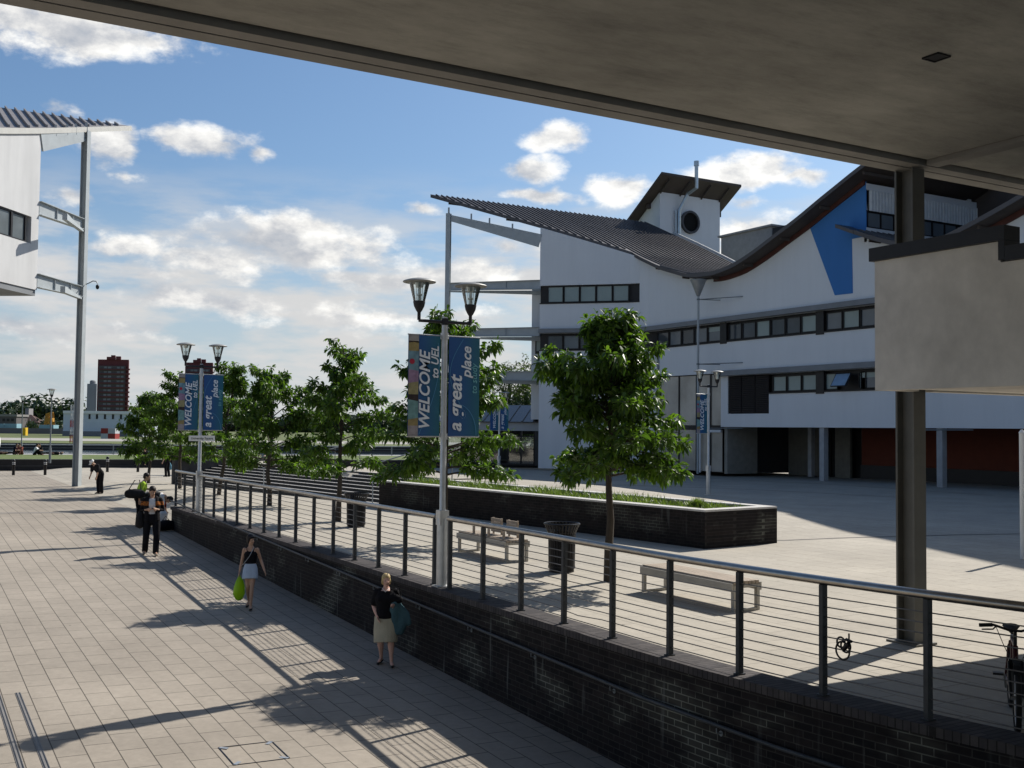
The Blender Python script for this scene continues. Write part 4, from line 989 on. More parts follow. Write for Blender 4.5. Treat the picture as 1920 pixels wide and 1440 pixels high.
lwall(0, 24, 9.0, 11.1); lwall(0, 24, 12.36, lz); lwall(0, .62, 11.1, 12.36); lwall(5.6, 24, 11.1, 12.36)
lwall(.62, 5.6, 11.1, 12.36, 'window_backing', DARK, .05, -.25)
for k in range(4):
    q = LC - lu*(.98+.55+k*1.15) - ln*(-.1); ang = math.atan2(lu.y, lu.x)
    g = MB(); h = 1.26
    for s_ in (-1, 1): p_ = q+lu*(s_*.54); g.box((p_.x, p_.y, 11.73), (.07, .1, h), ang)
    g.box((q.x, q.y, 11.14), (1.0, .1, .07), ang); g.box((q.x, q.y, 12.32), (1.0, .1, .07), ang); w_ = g.build('window', DARK, lb, world=True)
    p_ = q + ln*.03; g = MB(); g.box((p_.x, p_.y, 11.73), (1.0, .02, 1.1), ang); o = g.build('pane', mat('left_pane', (.13, .15, .16), .05, 0, .2, .6), w_)
    for v_ in o.data.vertices: v_.co -= Vector(lb.location)
# end wall, floor slab and stair core further left
g = MB(); pe = LC + ln*9; V = []
ptsE = [LC + ln*(9*i/8) for i in range(9)]
for p_ in ptsE: V += [(p_.x-lu.x*.01, p_.y-lu.y*.01, 9.0), (p_.x-lu.x*.01, p_.y-lu.y*.01, fl(p_.y)+.03), (p_.x-lu.x*.3, p_.y-lu.y*.3, fl(p_.y)+.03), (p_.x-lu.x*.3, p_.y-lu.y*.3, 9.0)]
F = []
for i in range(8):
    for k in range(4): F.append((4*i+k, 4*i+(k+1) % 4, 4*i+4+(k+1) % 4, 4*i+4+k)[::-1])
g.add(V, F).build('wall', LW, lb, world=True)
g = MB(); a_ = LC - lu*.05 + ln*.05; b_ = LC - lu*26 + ln*.05; g.prism([(a_.x, a_.y, 8.72), (b_.x, b_.y, 8.72), (b_.x+ln.x*9, b_.y+ln.y*9, 8.72), (a_.x+ln.x*9, a_.y+ln.y*9, 8.72)], (0, 0, .275)); g.build('floor_slab', GREYSLAB, lb, world=True)
g = MB(); a_ = LC - lu*9 + ln*2.5; b_ = LC - lu*26 + ln*2.5; g.prism([(a_.x, a_.y, -.6), (b_.x, b_.y, -.6), (b_.x+ln.x*6, b_.y+ln.y*6, -.6), (a_.x+ln.x*6, a_.y+ln.y*6, -.6)], (0, 0, 9.3)); g.build('lower_storeys', LW, lb, world=True)
mast_frame(lb, LC, LM, (12.9, 9.45), 17.75, -.5, 16.1)
sc_t = t = thing('security_camera', 'small dark dome camera on a curved arm fixed to the left steel mast', 'camera', (8.1, 57.8, 9.9))
g = MB(); g.tube([(0, 0, -.1), (.2, -.1, .0), (.42, -.22, .14), (.62, -.33, .12), (.70, -.37, -.05)], .035, 8); autosmooth(g.build('arm', STEEL, t))
g = MB(); g.ball((.70, -.37, -.26), (.12, .12, .17)); g.lathe([(.03, -.12), (.1, -.16), (.12, -.22)], (.70, -.37, .0), 12); autosmooth(g.build('dome', BLACK, t)); sc_t.scale = (.75, .75, .75)
# ------------------------------------------------------------------ low wall, bollards, waterside rail
LWM = mat('low_wall_black', (.022, .021, .022), .6, 0, .2, 2)
lw = thing('low_wall', 'low black wall edging the lawn beyond the bollards', 'wall', (W0.x, W0.y, -.5))
g = MB(); g.prism([wpt(-45, 0, -.7), wpt(75, 0, -.7), wpt(75, .35, -.7), wpt(-45, .35, -.7)], (0, 0, .96)); g.build('wall_body', LWM, lw, world=True)
g = MB(); g.prism([wpt(-45, -.04, .262), wpt(75, -.04, .262), wpt(75, .39, .262), wpt(-45, .39, .262)], (0, 0, .05)); g.prism([wpt(-45, -.03, -.16), wpt(75, -.03, -.16), wpt(75, -.002, -.16), wpt(-45, -.002, -.16)], (0, 0, .05)); g.build('coping', mat('low_wall_cap', (.06, .06, .06), .5), lw, world=True)
bd = Vector((.957, -.29)); bpos = [Vector((6.21, 71.67)) + bd*(1.8*k) for k in (-6, -5, -4, -3, -2, -1, 0, 1, 2, 3, 4, 6)]
proto = None
for i, p in enumerate(bpos):
    loc = (p.x, p.y, gz(p.x, p.y))
    if proto is None:
        proto = thing('bollard', '', 'bollard', loc, 0, 'black bollards in front of the low wall')
        g = MB(); g.lathe([(.085, 0), (.085, .80), (.095, .82), (.095, .90), (.06, .95), (.01, .96)], n=16); autosmooth(g.build('body', BLACK, proto))
        for zz_ in (.66, .76): g = MB(); g.lathe([(.086, zz_), (.089, zz_+.002), (.089, zz_+.04), (.086, zz_+.042)], n=16, cap=False); g.build('reflective_band', mat('band_white', (.6, .6, .6), .4, 0, .03), proto)
        o = proto
    else:
        o = copy_tree(proto); o.location = loc
    o['label'] = ['outermost bollard', 'bollard', 'bollard', 'bollard', 'bollard', 'black bollard nearest the left picture edge', 'black white-banded bollard left of the street lamp foot', 'black bollard between the street lamp and the steel mast', 'black bollard just right of the steel mast foot', 'black bollard just right of the stooping person in the white cap', 'black bollard beside the seated people, left of a tree trunk', 'black bollard behind the tree trunks'][i]
for o in [q for q in COL.objects if q.get('category') == 'bollard' and q['label'] in ('outermost bollard', 'bollard')]: o['label'] = 'black white-banded bollard in the row beyond the left edge'
wr = thing('waterside_railing', 'pale railing with thin posts along the water edge of the lawn', 'railing', wpt(0, 35.6, -.28))
g = MB(); g.prism([wpt(-58, 35.55, .62), wpt(108, 35.55, .62), wpt(108, 35.65, .62), wpt(-58, 35.65, .62)], (0, 0, .10)); g.build('top_rail', mat('rail_pale', (.5, .5, .5), .5), wr, world=True)
for zz_ in (.05, .33): g = MB(); g.prism([wpt(-58, 35.59, zz_), wpt(108, 35.59, zz_), wpt(108, 35.62, zz_), wpt(-58, 35.62, zz_)], (0, 0, .03)); g.build('lower_rail', STEEL, wr, world=True)
for k in range(46):
    s_ = -56+k*3.5; g = MB(); a_ = wpt(s_, 35.6, -.28); g.b2((a_[0]-.05, a_[1]-.05, -.3), (a_[0]+.05, a_[1]+.05, .62)); g.build('post', STEEL, wr, world=True)
o = MB(); q = far_pt(-14, 92, .0); o.ball((q.x, q.y, 1.05), (.75, .75, 1.1), 20); o = o.build('white_sculpture', mat('white_gloss', (.75, .75, .74), .4, 0, .03)); autosmooth(o); tag(o, 'white rounded object on the lawn at the very left edge', 'sculpture')

# ------------------------------------------------------------------ far side of the dock
def fbox(g, px0, px1, d, z0, z1, depth, ax=None):
    a, b_ = far_pt(px0, d, z0), far_pt(px1, d, z0); ax = ax or HD; g.prism([a, b_, b_+ax*depth, a+ax*depth], (0, 0, z1-z0)); return g
def tower_block(name, px0, px1, d, ptop, ptop2, label, floors):
    ctr = (px0+px1)/2; t = thing(name, label, 'tower block', far_pt(ctr, d, -2)); zt = zat(ptop, d); ax = far_pt(ctr+60, 1, 0).normalized()
    MR = mat('tower_red_brick', (.13, .035, .038), .8, 0, .12, .1); MG = mat('tower_grey', (.10, .085, .085), .8, 0, .1, .1); PN_ = mat('tower_pane', (.17, .18, .19), .15, 0, .2, .2)
    g = MB(); w_ = px1-px0
    fbox(g, px0, px1, d, -2, zt, 22, ax); g.build('wall', MR, t, world=True)
    g = MB(); fbox(g, px0+w_*.28, px0+w_*.42, d-1, zt, zat(ptop2+3, d), 14, ax); fbox(g, px0+w_*.42, px0+w_*.56, d-1, zt, zat(ptop2, d), 14, ax); fbox(g, px0+w_*.58, px0+w_*.74, d-1, zt, zat(ptop2+2, d), 14, ax); g.build('roof_housing', MR, t, world=True)
    g = MB(); zb = zat(ptop+12, d)
    fbox(g, px0+w_*.04, px1-w_*.10, d-1.2, -2, zb, 1, ax); g.build('balcony_stack', MG, t, world=True)
    for k in range(floors):
        z = -1+(zb+1)*k/floors; h = (zb+1)/floors
        g = MB(); fbox(g, px0+w_*.06, px1-w_*.12, d-2.2, z+h*.05, z+h*.34, .9, ax); fbox(g, px1-w_*.10, px1+w_*.03, d-1.5, z+h*.05, z+h*.42, 1.2)
        g.build('balcony', mat('tower_balcony', (.13, .05, .05), .8, 0, .1, .2) if k % 1 == 0 else MR, t, world=True)
        for a_, b_ in ((.20, .30), (.33, .44), (.62, .72), (.75, .84)):
            if k % 1 == 0: g = MB(); fbox(g, px0+w_*a_, px0+w_*b_, d-1.35, z+h*.40, z+h*.82, .1, ax); g.build('window', PN_, t, world=True)
    return t
tower_block('tower_block', 182, 240, 760, 682, 674, 'tall maroon tower block with balconies seen across the water', 14)
tower_block('tower_block', 346, 398, 980, 686, 678, 'second maroon tower block, mostly hidden behind tree and lamp post', 14)
t = thing('grey_tower', 'slim pale grey tower standing just left of the maroon tower block', 'tower', far_pt(172, 800, -2)); g = MB(); fbox(g, 163, 181, 800, -2, zat(728, 800), 12); g.build('wall', mat('grey_tower_wall', (.30, .33, .36), .8, 0, .08, .05), t, world=True)
g = MB(); q = far_pt(173.5, 806, 0); g.lathe([(2.2, zat(729, 800)), (2.2, zat(723, 800)), (1.5, zat(721, 800))], (q.x, q.y, 0), 14); g.build('tank', mat('grey_tower_tank', (.2, .21, .22), .8), t, world=True)
t = thing('white_shed', 'long white industrial shed with dark high windows across the water', 'shed', far_pt(200, 420, -2)); d = 420
g = MB(); fbox(g, 120, 268, d, -2, zat(784, d), 30); g.build('wall', mat('shed_white', (.55, .6, .66), .7, 0, .06, .1), t, world=True)
g = MB(); fbox(g, 119, 269, d-.6, zat(784, d), zat(779, d), 31); g.build('roof', mat('shed_roof', (.72, .73, .73), .6, 0, .04), t, world=True)
for px in (152, 167, 181, 196, 211, 226, 241, 256): g = MB(); fbox(g, px, px+3.5, d-.2, zat(794, d), zat(785, d), .3); g.build('window', DARK, t, world=True)
g = MB(); fbox(g, 119, 269, d-.25, -2, zat(817, d), .3); g.build('plinth', mat('shed_plinth', (.2, .2, .21), .8), t, world=True)
t = thing('checkered_hut', 'red and white checkered marker hut on the far grass bank', 'hut', far_pt(204, 262, -2)); d = 262
RW = [mat('marker_red', (.26, .035, .03), .7, 0, .05), mat('marker_white', (.42, .43, .45), .7, 0, .05)]
for i in range(2):
    for j in range(2):
        g = MB(); fbox(g, 191+13.4*i, 204.3+13.4*i, d, zat(831-10*j, d), zat(821.1-10*j, d), 3); g.build('panel', RW[(i+j+1) % 2] if not (i == 0 and j == 0) else RW[1], t, world=True)
t = thing('lattice_mast', 'red and white lattice mast beside the white shed', 'mast', far_pt(136, 268, -2)); d = 268
z0, z1 = -2, zat(768, d)
for k in range(5):
    g = MB(); za, zb = z0+(z1-z0)*k/5, z0+(z1-z0)*(k+1)/5
    c_ = [far_pt(133, d, 0), far_pt(138.5, d, 0), far_pt(138.5, d, 0)+HD*.7, far_pt(133, d, 0)+HD*.7]
    for p_ in c_: g.beam((p_.x, p_.y, za), (p_.x, p_.y, zb), .09, .09)
    for a_, b_ in zip(c_, c_[1:]+c_[:1]):
        g.beam((a_.x, a_.y, za), (b_.x, b_.y, zb), .05, .05); g.beam((b_.x, b_.y, za), (a_.x, a_.y, zb), .05, .05); g.beam((a_.x, a_.y, zb), (b_.x, b_.y, zb), .05, .05)
    g.build('mast_section', RW[(k % 2)] if k < 4 else RW[1], t, world=True)
t = thing('brown_house', 'low brown house with hipped roof across the water at left', 'house', far_pt(52, 640, -2)); d = 640
g = MB(); fbox(g, 33, 74, d, -2, zat(802, d), 10); g.build('wall', mat('house_brown', (.12, .085, .07), .9), t, world=True)
a, b_ = far_pt(32, d-1, zat(802, d)), far_pt(75, d-1, zat(802, d)); r0, r1 = far_pt(46, d+5, zat(787, d)), far_pt(60, d+5, zat(787, d)); g = MB(); g.add([a, b_, b_+HD*12, a+HD*12, r0, r1], [(0, 1, 5, 4), (1, 2, 5), (2, 3, 4, 5), (3, 0, 4), (0, 3, 2, 1)]); g.build('roof', mat('house_roof', (.10, .065, .055), .9), t, world=True)
g = MB(); fbox(g, 48, 55, d+14, -2, zat(775, d), 6); g.build('chimney_block', mat('house_grey', (.25, .24, .24), .9), t, world=True)
t = thing('long_shed', 'long dark flat-roofed building at far left across the water', 'building', far_pt(10, 600, -2)); d = 600
g = MB(); fbox(g, -60, 32, d, -2, zat(791, d), 14); g.build('wall', mat('longshed', (.11, .10, .10), .9), t, world=True); g = MB(); fbox(g, -61, 33, d-.6, zat(791, d), zat(787, d), 15); g.build('roof', mat('longshed_roof', (.22, .21, .2), .9), t, world=True)
for px in (6, 14, 22): g = MB(); fbox(g, px, px+5, d-.15, zat(800, d), zat(795, d), .2); g.build('window', DARK, t, world=True)
for i, (a, b_, lab) in enumerate(((-30, 9, 'pale blue container at the left edge of the far bank'), (10, 33, 'pale blue container beside the dark long building'), (75, 102, 'pale blue container right of the brown house'))):
    d = 520; g = MB(); fbox(g, a, b_, d, -2, zat(804.5 if i < 2 else 806, d), 6)
    for k in range(8): fbox(g, a+(b_-a)*k/8, a+(b_-a)*(k+.4)/8, d-.12, -1.8, zat(806, d), .12)
    tag(g.build('container', mat('container_blue', (.22, .36, .42), .7, 0, .12, .1)), lab, 'container', 'containers on the far bank')
g = MB(); fbox(g, -60, 132, 500, -2, zat(812.5, 500), 1); tag(g.build('boundary_wall', mat('boundary_grey', (.16, .15, .15), .9, 0, .1, .1)), 'long grey boundary wall on the far bank below the sheds', 'wall')
g = MB(); fbox(g, 44, 50, 420, -2, zat(811.5, 420), 2); fbox(g, 45, 49, 419.6, zat(815, 420), zat(812.5, 420), .3); tag(g.build('yellow_cabinet', mat('yellow_paint', (.65, .42, .03), .6, 0, .05)), 'small yellow cabinet on the far bank', 'cabinet')
t = thing('orange_crane', 'rusty orange crane machine in front of the far trees', 'crane', far_pt(92, 560, -2)); d = 560
OR = mat('crane_orange', (.42, .21, .035), .7, 0, .2, .2)
q0, q1, q2, q3 = far_pt(83, d, -2), far_pt(101, d, -2), far_pt(88, d, zat(786, d)), far_pt(97, d, zat(783, d))
g = MB(); 
for s_ in (0, 2.5):
    for a_, b_ in ((q0, q2), (q1, q3), (q2, q3), (q0+(q2-q0)*.5, q1+(q3-q1)*.5), (q0, q1+(q3-q1)*.5), (q0+(q2-q0)*.5, q3)): g.beam(a_+HD*s_, b_+HD*s_, .7, .7)
g.build('frame', OR, t, world=True); g = MB(); fbox(g, 86, 99, d-.5, zat(800, d), zat(793, d), 3); g.build('cab', OR, t, world=True)
# tree belt
FL = leafmat('far_leaf', (.012, .028, .012), (.04, .065, .022), .1)
def clump(V, F, c, r, n, size, sq=1.):
    u = rng.normal(size=(n, 3)); u /= np.linalg.norm(u, axis=1)[:, None]; rr = r*(.55+.45*rng.random(n)**.5)
    P = np.array(c)+u*rr[:, None]*np.array([1, 1, sq]); A = rng.normal(size=(n, 3)); A /= np.linalg.norm(A, axis=1)[:, None]; B = np.cross(A, u); B /= np.linalg.norm(B, axis=1)[:, None]+1e-9
    s_ = size*(.6+.8*rng.random(n))[:, None]; A = np.cross(u, B)*.7+u*.3*rng.normal(size=(n, 1))
    o = sum(len(v) for v in V); V.append(np.stack([P-A*s_-B*s_, P+A*s_-B*s_*.6, P+A*s_*.8+B*s_, P-A*s_*.7+B*s_], 1).reshape(-1, 3)); F.append(o+np.arange(4*n).reshape(-1, 4))
V, F = [], []
for px in range(-160, 1150, 5):
    d = 820+rng.random()*160; h = (11+7*rng.random()) * (1.5 if px < 160 else .95) + (3 if 60 < px < 130 else 0)
    c_ = far_pt(px, d, 0)
    for k in range(3):
        r = h*(.32+.15*rng.random()); clump(V, F, (c_.x+rng.normal()*3, c_.y+rng.normal()*3, -2+h-r-k*h*.25+rng.normal()), r, 80, 1.25)
for px in range(-100, 150, 9):
    d = 610+rng.random()*60; h = 6+4*rng.random(); c_ = far_pt(px, d, 0)
    for k in range(2): clump(V, F, (c_.x+rng.normal()*2, c_.y+rng.normal()*2, -2+h*.55-k*h*.2), h*.45, 60, .6)
Va = np.concatenate(V); Fa = np.concatenate(F); me = bpy.data.meshes.new('far_trees'); me.from_pydata(Va.tolist(), [], Fa.tolist()); tag(link('far_trees', me, FL), 'dark belt of trees along the horizon across the water', 'trees', kind='stuff')

# ------------------------------------------------------------------ trees of the square
def leaf_whorl(V, F, p, d, n, L):
    """drooping rosette of long leaves round a twig end"""
    d = d/np.linalg.norm(d); a = np.cross(d, [0, 0, 1.]); a = a/(np.linalg.norm(a)+1e-6) if np.linalg.norm(a) > .05 else np.array([1., 0, 0]); b_ = np.cross(d, a)
    for k in range(n):
        t = 2*PI*(k/n)+rng.normal()*.35; out = a*math.cos(t)+b_*math.sin(t)
        dr = out*.95+d*(.45+.4*rng.normal()); dr[2] -= .28+.35*rng.random(); dr /= np.linalg.norm(dr)
        l = L*(.7+.6*rng.random()); w = l*(.16+.05*rng.random()); sd = np.cross(dr, [0, 0, 1.]); sd /= np.linalg.norm(sd)+1e-6
        tw = rng.normal()*.6; up = np.cross(sd, dr); sd = sd*math.cos(tw)+up*math.sin(tw); up = np.cross(sd, dr)
        q = p+dr*.02; dn = np.array([0, 0, -1.])
        m1 = q+dr*l*.35+up*l*.03; m2 = q+dr*l*.72+dn*l*.07; e = q+dr*l+dn*l*.24
        o = len(V)
        V.extend([q, m1+sd*w, m1-up*w*.25, m1-sd*w, m2+sd*w*.75, m2-up*w*.2, m2-sd*w*.75, e])
        F.extend([(o, o+1, o+2), (o, o+2, o+3), (o+1, o+4, o+5, o+2), (o+2, o+5, o+6, o+3), (o+4, o+7, o+5), (o+5, o+7, o+6)])
def square_tree(x, y, H, wid, zb, label, seed, nl=34, lean=(0, 0), sparse=1., top=None, L=.17, lit=LEAF):
    global rng
    rng = np.random.default_rng(seed); z0 = gz(x, y)
    t = thing('tree', label, 'tree', (x, y, z0), 0, 'young broadleaf trees in a row on the square')
    V, F = [], []; g = MB()
    N = 9; tp = [np.array([lean[0]*(i/N)+.04*rng.normal()*(i > 1), lean[1]*(i/N)+.04*rng.normal()*(i > 1), H*.97*i/N]) for i in range(N+1)]; tp[0][:2] = 0
    g.tube(tp, [.085*(1-.85*(i/N)**.8)+.004 for i in range(N+1)], 9)
    trunk_at = lambda z: np.array([np.interp(z, [p[2] for p in tp], [p[k] for p in tp]) for k in range(3)])
    for i in range(nl):
        f = (i+.5)/nl; z = zb-.1 + (H*.95-zb)*f**.9; az = i*2.4+rng.normal()*.5
        env = wid/2*(math.sin(PI*min(1, .22+.78*(1-f)**.9))**.5 if f > .3 else 1.)*(1.08-f*.42)   # broad low, narrow shoot on top
        if f > .68: env = min(env, wid*.15+(.05 if f < .88 else 0))
        reach = env*(.58+.58*rng.random())
        if rng.random() > sparse: reach *= .45
        st_ = trunk_at(max(zb*.8, z-.25*reach)); rise = (.25+.35*rng.random())*reach*(1-.6*(f < .25))
        if f < .15: rise = -.06*reach*rng.random()
        end = st_ + np.array([math.cos(az)*reach, math.sin(az)*reach, rise])
        mid = (st_+end)/2 + np.array([0, 0, .10*reach]) + rng.normal(size=3)*.05
        pts = [st_, (st_*.55+mid*.45)+[0, 0, .02], mid, end]
        g.tube(pts, [.026*(1-.4*f), .018, .012, .005], 6)
        nt_ = max(4, int(5+reach*9))
        for k in range(nt_):
            u = .30+.70*(k+rng.random()*.7)/nt_
            p = pts[0]+(mid-pts[0])*min(1, u*2) if u < .5 else mid+(end-mid)*min(1, (u-.5)*2)
            ax = np.array([math.cos(az), math.sin(az), .4]); lat = np.array([-math.sin(az), math.cos(az), 0])*(1 if k % 2 else -1)
            dv = ax*.55+lat*(.5+.5*rng.random())+np.array([0, 0, .35*rng.normal()]); tl = (.10+.22*rng.random())*(1.15-u*.4)
            e = p+dv*tl; g.tube([p, e], [.007, .003], 4, False)
            leaf_whorl(V, F, e, dv, 8, L)
            leaf_whorl(V, F, p+dv*tl*.45+[0, 0, -.03], dv+rng.normal(size=3)*.4, 6, L*.95)
        leaf_whorl(V, F, end, end-mid, 9, L)
    leaf_whorl(V, F, tp[-1], np.array([0, 0, 1.]), 9, L); leaf_whorl(V, F, tp[-2], np.array([.3, .2, 1.]), 8, L)
    if top:
        for (dx, dy, dz) in top:
            p = tp[-1]+np.array([dx, dy, dz]); g.tube([tp[-2], (tp[-1]+p)/2+[0, 0, .05], p], [.012, .008, .004], 5)
            for k in range(4): q = tp[-1]+(p-tp[-1])*(.3+.25*k); leaf_whorl(V, F, q, rng.normal(size=3)+np.array([dx, dy, .5]), 7, L)
    autosmooth(g.build('trunk', BARK, t), 60)
    me = bpy.data.meshes.new('crown'); me.from_pydata([tuple(v) for v in V], [], F); link('crown', me, lit, t)
    return t
square_tree(11.06, 15.72, 5.0, 2.62, 2.2, 'nearest tree with broad dense crown, beside litter bin and brick planter', 5, 74, L=.15)
square_tree(11.05, 22.35, 5.6, 3.3, 2.0, 'tree directly behind the tall banner lamp post, crown showing round the banners', 6, 52, (.1, 0), .9, L=.16)
square_tree(10.98, 28.96, 5.2, 3.1, 1.85, 'slender tree behind the litter bin, with a bent leafy shoot on top', 21, 36, (.1, .0), .75, [(-.35, .1, .2)], L=.175)
square_tree(11.05, 35.68, 4.85, 3.9, 1.6, 'bushy round-topped tree in front of the steps', 8, 44, L=.18, sparse=.85)
square_tree(11.05, 42.3, 5.4, 3.7, 1.75, 'tree just right of the street sign lamp post with a tall right shoot', 9, 36, (.5, -.2), .8, L=.185)
square_tree(11.05, 49.0, 5.4, 3.7, 1.75, 'tree behind the street sign lamp post, seen between its two lanterns', 10, 36, (-.1, 0), .8, L=.19)
square_tree(11.0, 55.6, 4.75, 3.6, 1.7, 'leftmost tree of the row, low and spreading, near the bollards', 13, 38, L=.2, sparse=.85)
def bush_tree(x, y, z0, H, r, label, seed, n=60):
    global rng
    rng = np.random.default_rng(seed); t = thing('tree', label, 'tree', (x, y, z0)); V, F = [], []; g = MB()
    g.tube([(0, 0, 0), (.05, .02, H*.5), (0, 0, H*.9)], [.14, .09, .03], 8)
    for i in range(n):
        f = rng.random(); z = H*(.28+.7*f); rr = r*math.sqrt(max(.05, 1-(f*1.05-.15)**2))*rng.random()**.5; a = rng.random()*2*PI
        p = np.array([math.cos(a)*rr, math.sin(a)*rr, z]); g.tube([(0, 0, z*.7), tuple(p)], [.03, .008], 5)
        for k in range(7): leaf_whorl(V, F, p+rng.normal(size=3)*.35, rng.normal(size=3)+np.array([0, 0, .8]), 6, .3)
    g.build('trunk', BARK, t); me = bpy.data.meshes.new('crown'); me.from_pydata([tuple(v) for v in V], [], F); link('crown', me, LEAFD, t)
for px, d, H, r, lab, sd in ((955, 92, 8.4, 2.4, 'grey-green shrubby tree rising behind the entrance pavilion', 31), (985, 95, 8.8, 1.8, 'narrow grey-green tree against the wing of the white building', 32), (975, 86, 5.2, 2.2, 'dark low tree overhanging the pavilion roof', 33)):
    q = far_pt(px, d, 0); bush_tree(q.x, q.y, -.1, H, r, lab, sd)
# ------------------------------------------------------------------ people
rng = np.random.default_rng(5)
SK = {'fair': mat('skin_fair', (.50, .31, .22), .55, 0, .06, 20), 'tan': mat('skin_tan', (.46, .28, .19), .55, 0, .06, 20), 'pink': mat('skin_pink', (.60, .36, .28), .55, 0, .06, 20)}
def cloth(name, c, var=.3): return mat('cloth_'+name, c, .9, 0, var, 7, .6, .1, (1, 1, .5))
def rotx(v, a): return Vector((v.x, v.y*math.cos(a)-v.z*math.sin(a), v.y*math.sin(a)+v.z*math.cos(a)))
def joints(H=1.7, sh=.185, hip=.095):
    k = H/1.7
    J = dict(pel=(0, 0, .93), waist=(0, .005, 1.08), chest=(0, -.005, 1.27), top=(0, .01, 1.405), neck=(0, .0, 1.455), head=(0, -.02, 1.605))
    for s_, n in ((-1, 'R'), (1, 'L')):
        J.update({'sh'+n: (s_*sh, .01, 1.385), 'el'+n: (s_*(sh+.045), .03, 1.11), 'wr'+n: (s_*(sh+.055), -.05, .87), 'hp'+n: (s_*hip, 0, .90), 'kn'+n: (s_*(hip+.005), -.02, .50), 'an'+n: (s_*hip, .02, .085), 'to'+n: (s_*(hip+.02), -.14, .03)})
    return {a: Vector(b_)*k for a, b_ in J.items()}, k
def bend(J, deg, pivot='pel', names=None, axis='X'):
    names = names or ['waist', 'chest', 'top', 'neck', 'head', 'shR', 'elR', 'wrR', 'shL', 'elL', 'wrL']
    M = Matrix.Rotation(R_(deg), 3, axis); p = J[pivot].copy()
    for n in names: J[n] = p + M @ (J[n]-p)
def figure(label, loc, rz, J, k, skin, wear, vox=.013, head=(0, 0), w=1., depth=1., hair=None, hairc=(.02, .015, .012), curl=.5, group=None):
    """wear: dict of garments.  head=(yaw, pitch) degrees"""
    t = thing('person', label, 'person', loc, rz, group)
    m = SK[skin]
    def torso(g, inf, lo=0, hi=5, wf=1.):
        st_ = [('pel', (.158, .112)), ('waist', (.132, .100)), ('chest', (.158, .115)), ('top', (.125, .082)), ('neck', (.056, .056))]
        P, Rd = [], []
        for n, (rx, ry) in st_[lo:hi]: P.append(J[n]); Rd.append((rx*k*w*wf+inf, ry*k*depth*w+inf))
        g.loft(P, Rd, (1, 0, 0), 18, inf > 0 and hi == 4)
    def arm(g, n, inf=0., frac=1.):
        a, e, r = J['sh'+n], J['el'+n], J['wr'+n]
        ra = [.05*k*w+inf, .038*k*w+inf, .026*k+inf]
        if frac >= 1: g.loft([a, a+(e-a)*.5, e, e+(r-e)*.35, r], [ra[0], .043*k*w+inf, ra[1], .037*k*w+inf, ra[2]], n=10)
        else: g.loft([a, a+(e-a)*frac], [ra[0], ra[0]*(1-frac)+ra[1]*frac+inf*.3], n=10)
    def leg(g, n, inf=0., frac=2.):
        a, e, r = J['hp'+n], J['kn'+n], J['an'+n]
        g.loft([a, a+(e-a)*.5, e, e+(r-e)*.32, e+(r-e)*.7, r], [.088*k*w+inf, .072*k*w+inf, .052*k*w+inf, .054*k*w+inf, .040*k+inf, .034*k+inf], n=12)
    g = MB(); torso(g, 0)
    hd = J['head']; nk = J['neck']; g.loft([nk-(nk-J['top'])*.2, nk+(hd-nk)*.55], [.056*k, .05*k], n=10)
    Hm = Matrix.Rotation(R_(head[0]), 3, 'Z') @ Matrix.Rotation(R_(head[1]), 3, 'X')
    def hp(mb_):
        mb_.v = [tuple(hd + Hm @ (Vector(v)*k)) for v in mb_.v]; return mb_
    h = MB(); h.ball((0, .012, .03), (.074, .092, .092)); h.ball((0, -.025, -.035), (.058, .062, .072)); h.ball((0, -.066, -.082), (.024, .02, .02)); h.loft([(0, -.088, .012), (0, -.108, -.022)], [.008, .014], n=8)
    for s_ in (-1, 1): h.ball((s_*.077, .01, -.005), (.012, .022, .032), 8); h.ball((s_*.035, -.062, -.03), (.022, .02, .022), 8)
    h.ball((0, -.08, -.055), (.022, .012, .012), 8)
    hp(h); g.v, g.f = g.v + h.v, g.f + [tuple(i+len(g.v) for i in f) for f in h.f]
    for n, s_ in (('R', -1), ('L', 1)):
        arm(g, n); leg(g, n)
        a = J['an'+n]; g.loft([a+Vector((0, .03, -.035))*k, (a+J['to'+n])/2+Vector((0, 0, .0)), J['to'+n]], [.033*k, .036*k, .026*k], n=10)
        wv_ = J['wr'+n]; d = (wv_-J['el'+n]).normalized(); sd = d.cross(Vector((0, 1, 0)) if abs(d.y) < .8 else Vector((0, 0, 1))).normalized(); fw_ = sd.cross(d).normalized()
        # palm flat in the d / fw_ plane, fingers curling towards the body, thumb to the front
        pe = wv_+d*.085*k; g.loft([wv_, wv_+d*.045*k, pe], [(.024*k, .017*k), (.040*k, .015*k), (.040*k, .013*k)], fw_, 10)
        inn = -sd*s_ if (sd*s_).x*s_ > 0 else sd*s_
        for q_, ln_, off in ((-1.5, .062, .0), (-.5, .075, .004), (.5, .070, .003), (1.5, .055, -.003)):
            b_ = pe+fw_*(q_*.019*k)+d*off; m1 = b_+d*ln_*.5*k+inn*.012*curl; e_ = m1+(d*(1-curl*.6)+inn*curl*.9)*ln_*.5*k; g.loft([b_-d*.012, m1, e_], [.0095*k, .0088*k, .0075*k], n=6)
        th = wv_+d*.03*k-fw_*.03*k; g.loft([th, th-fw_*.025*k+d*.025*k, th-fw_*.024*k+d*.055*k+inn*.012], [.012*k, .0105*k, .008*k], n=6)
    link('body', remesh(g, 'body', min(vox, .0105), 3), m, t)
    for s_ in (-1, 1):
        e_ = MB(); e_.ball((s_*.031, -.079, .008), (.012, .007, .007), 8); hp(e_).build('eye', mat('eye_dark', (.04, .03, .025), .3), t, True)
    e_ = MB(); e_.ball((0, -.090, -.056), (.021, .005, .005), 8); hp(e_).build('mouth', mat('lip', (.33, .12, .10), .5), t, True)
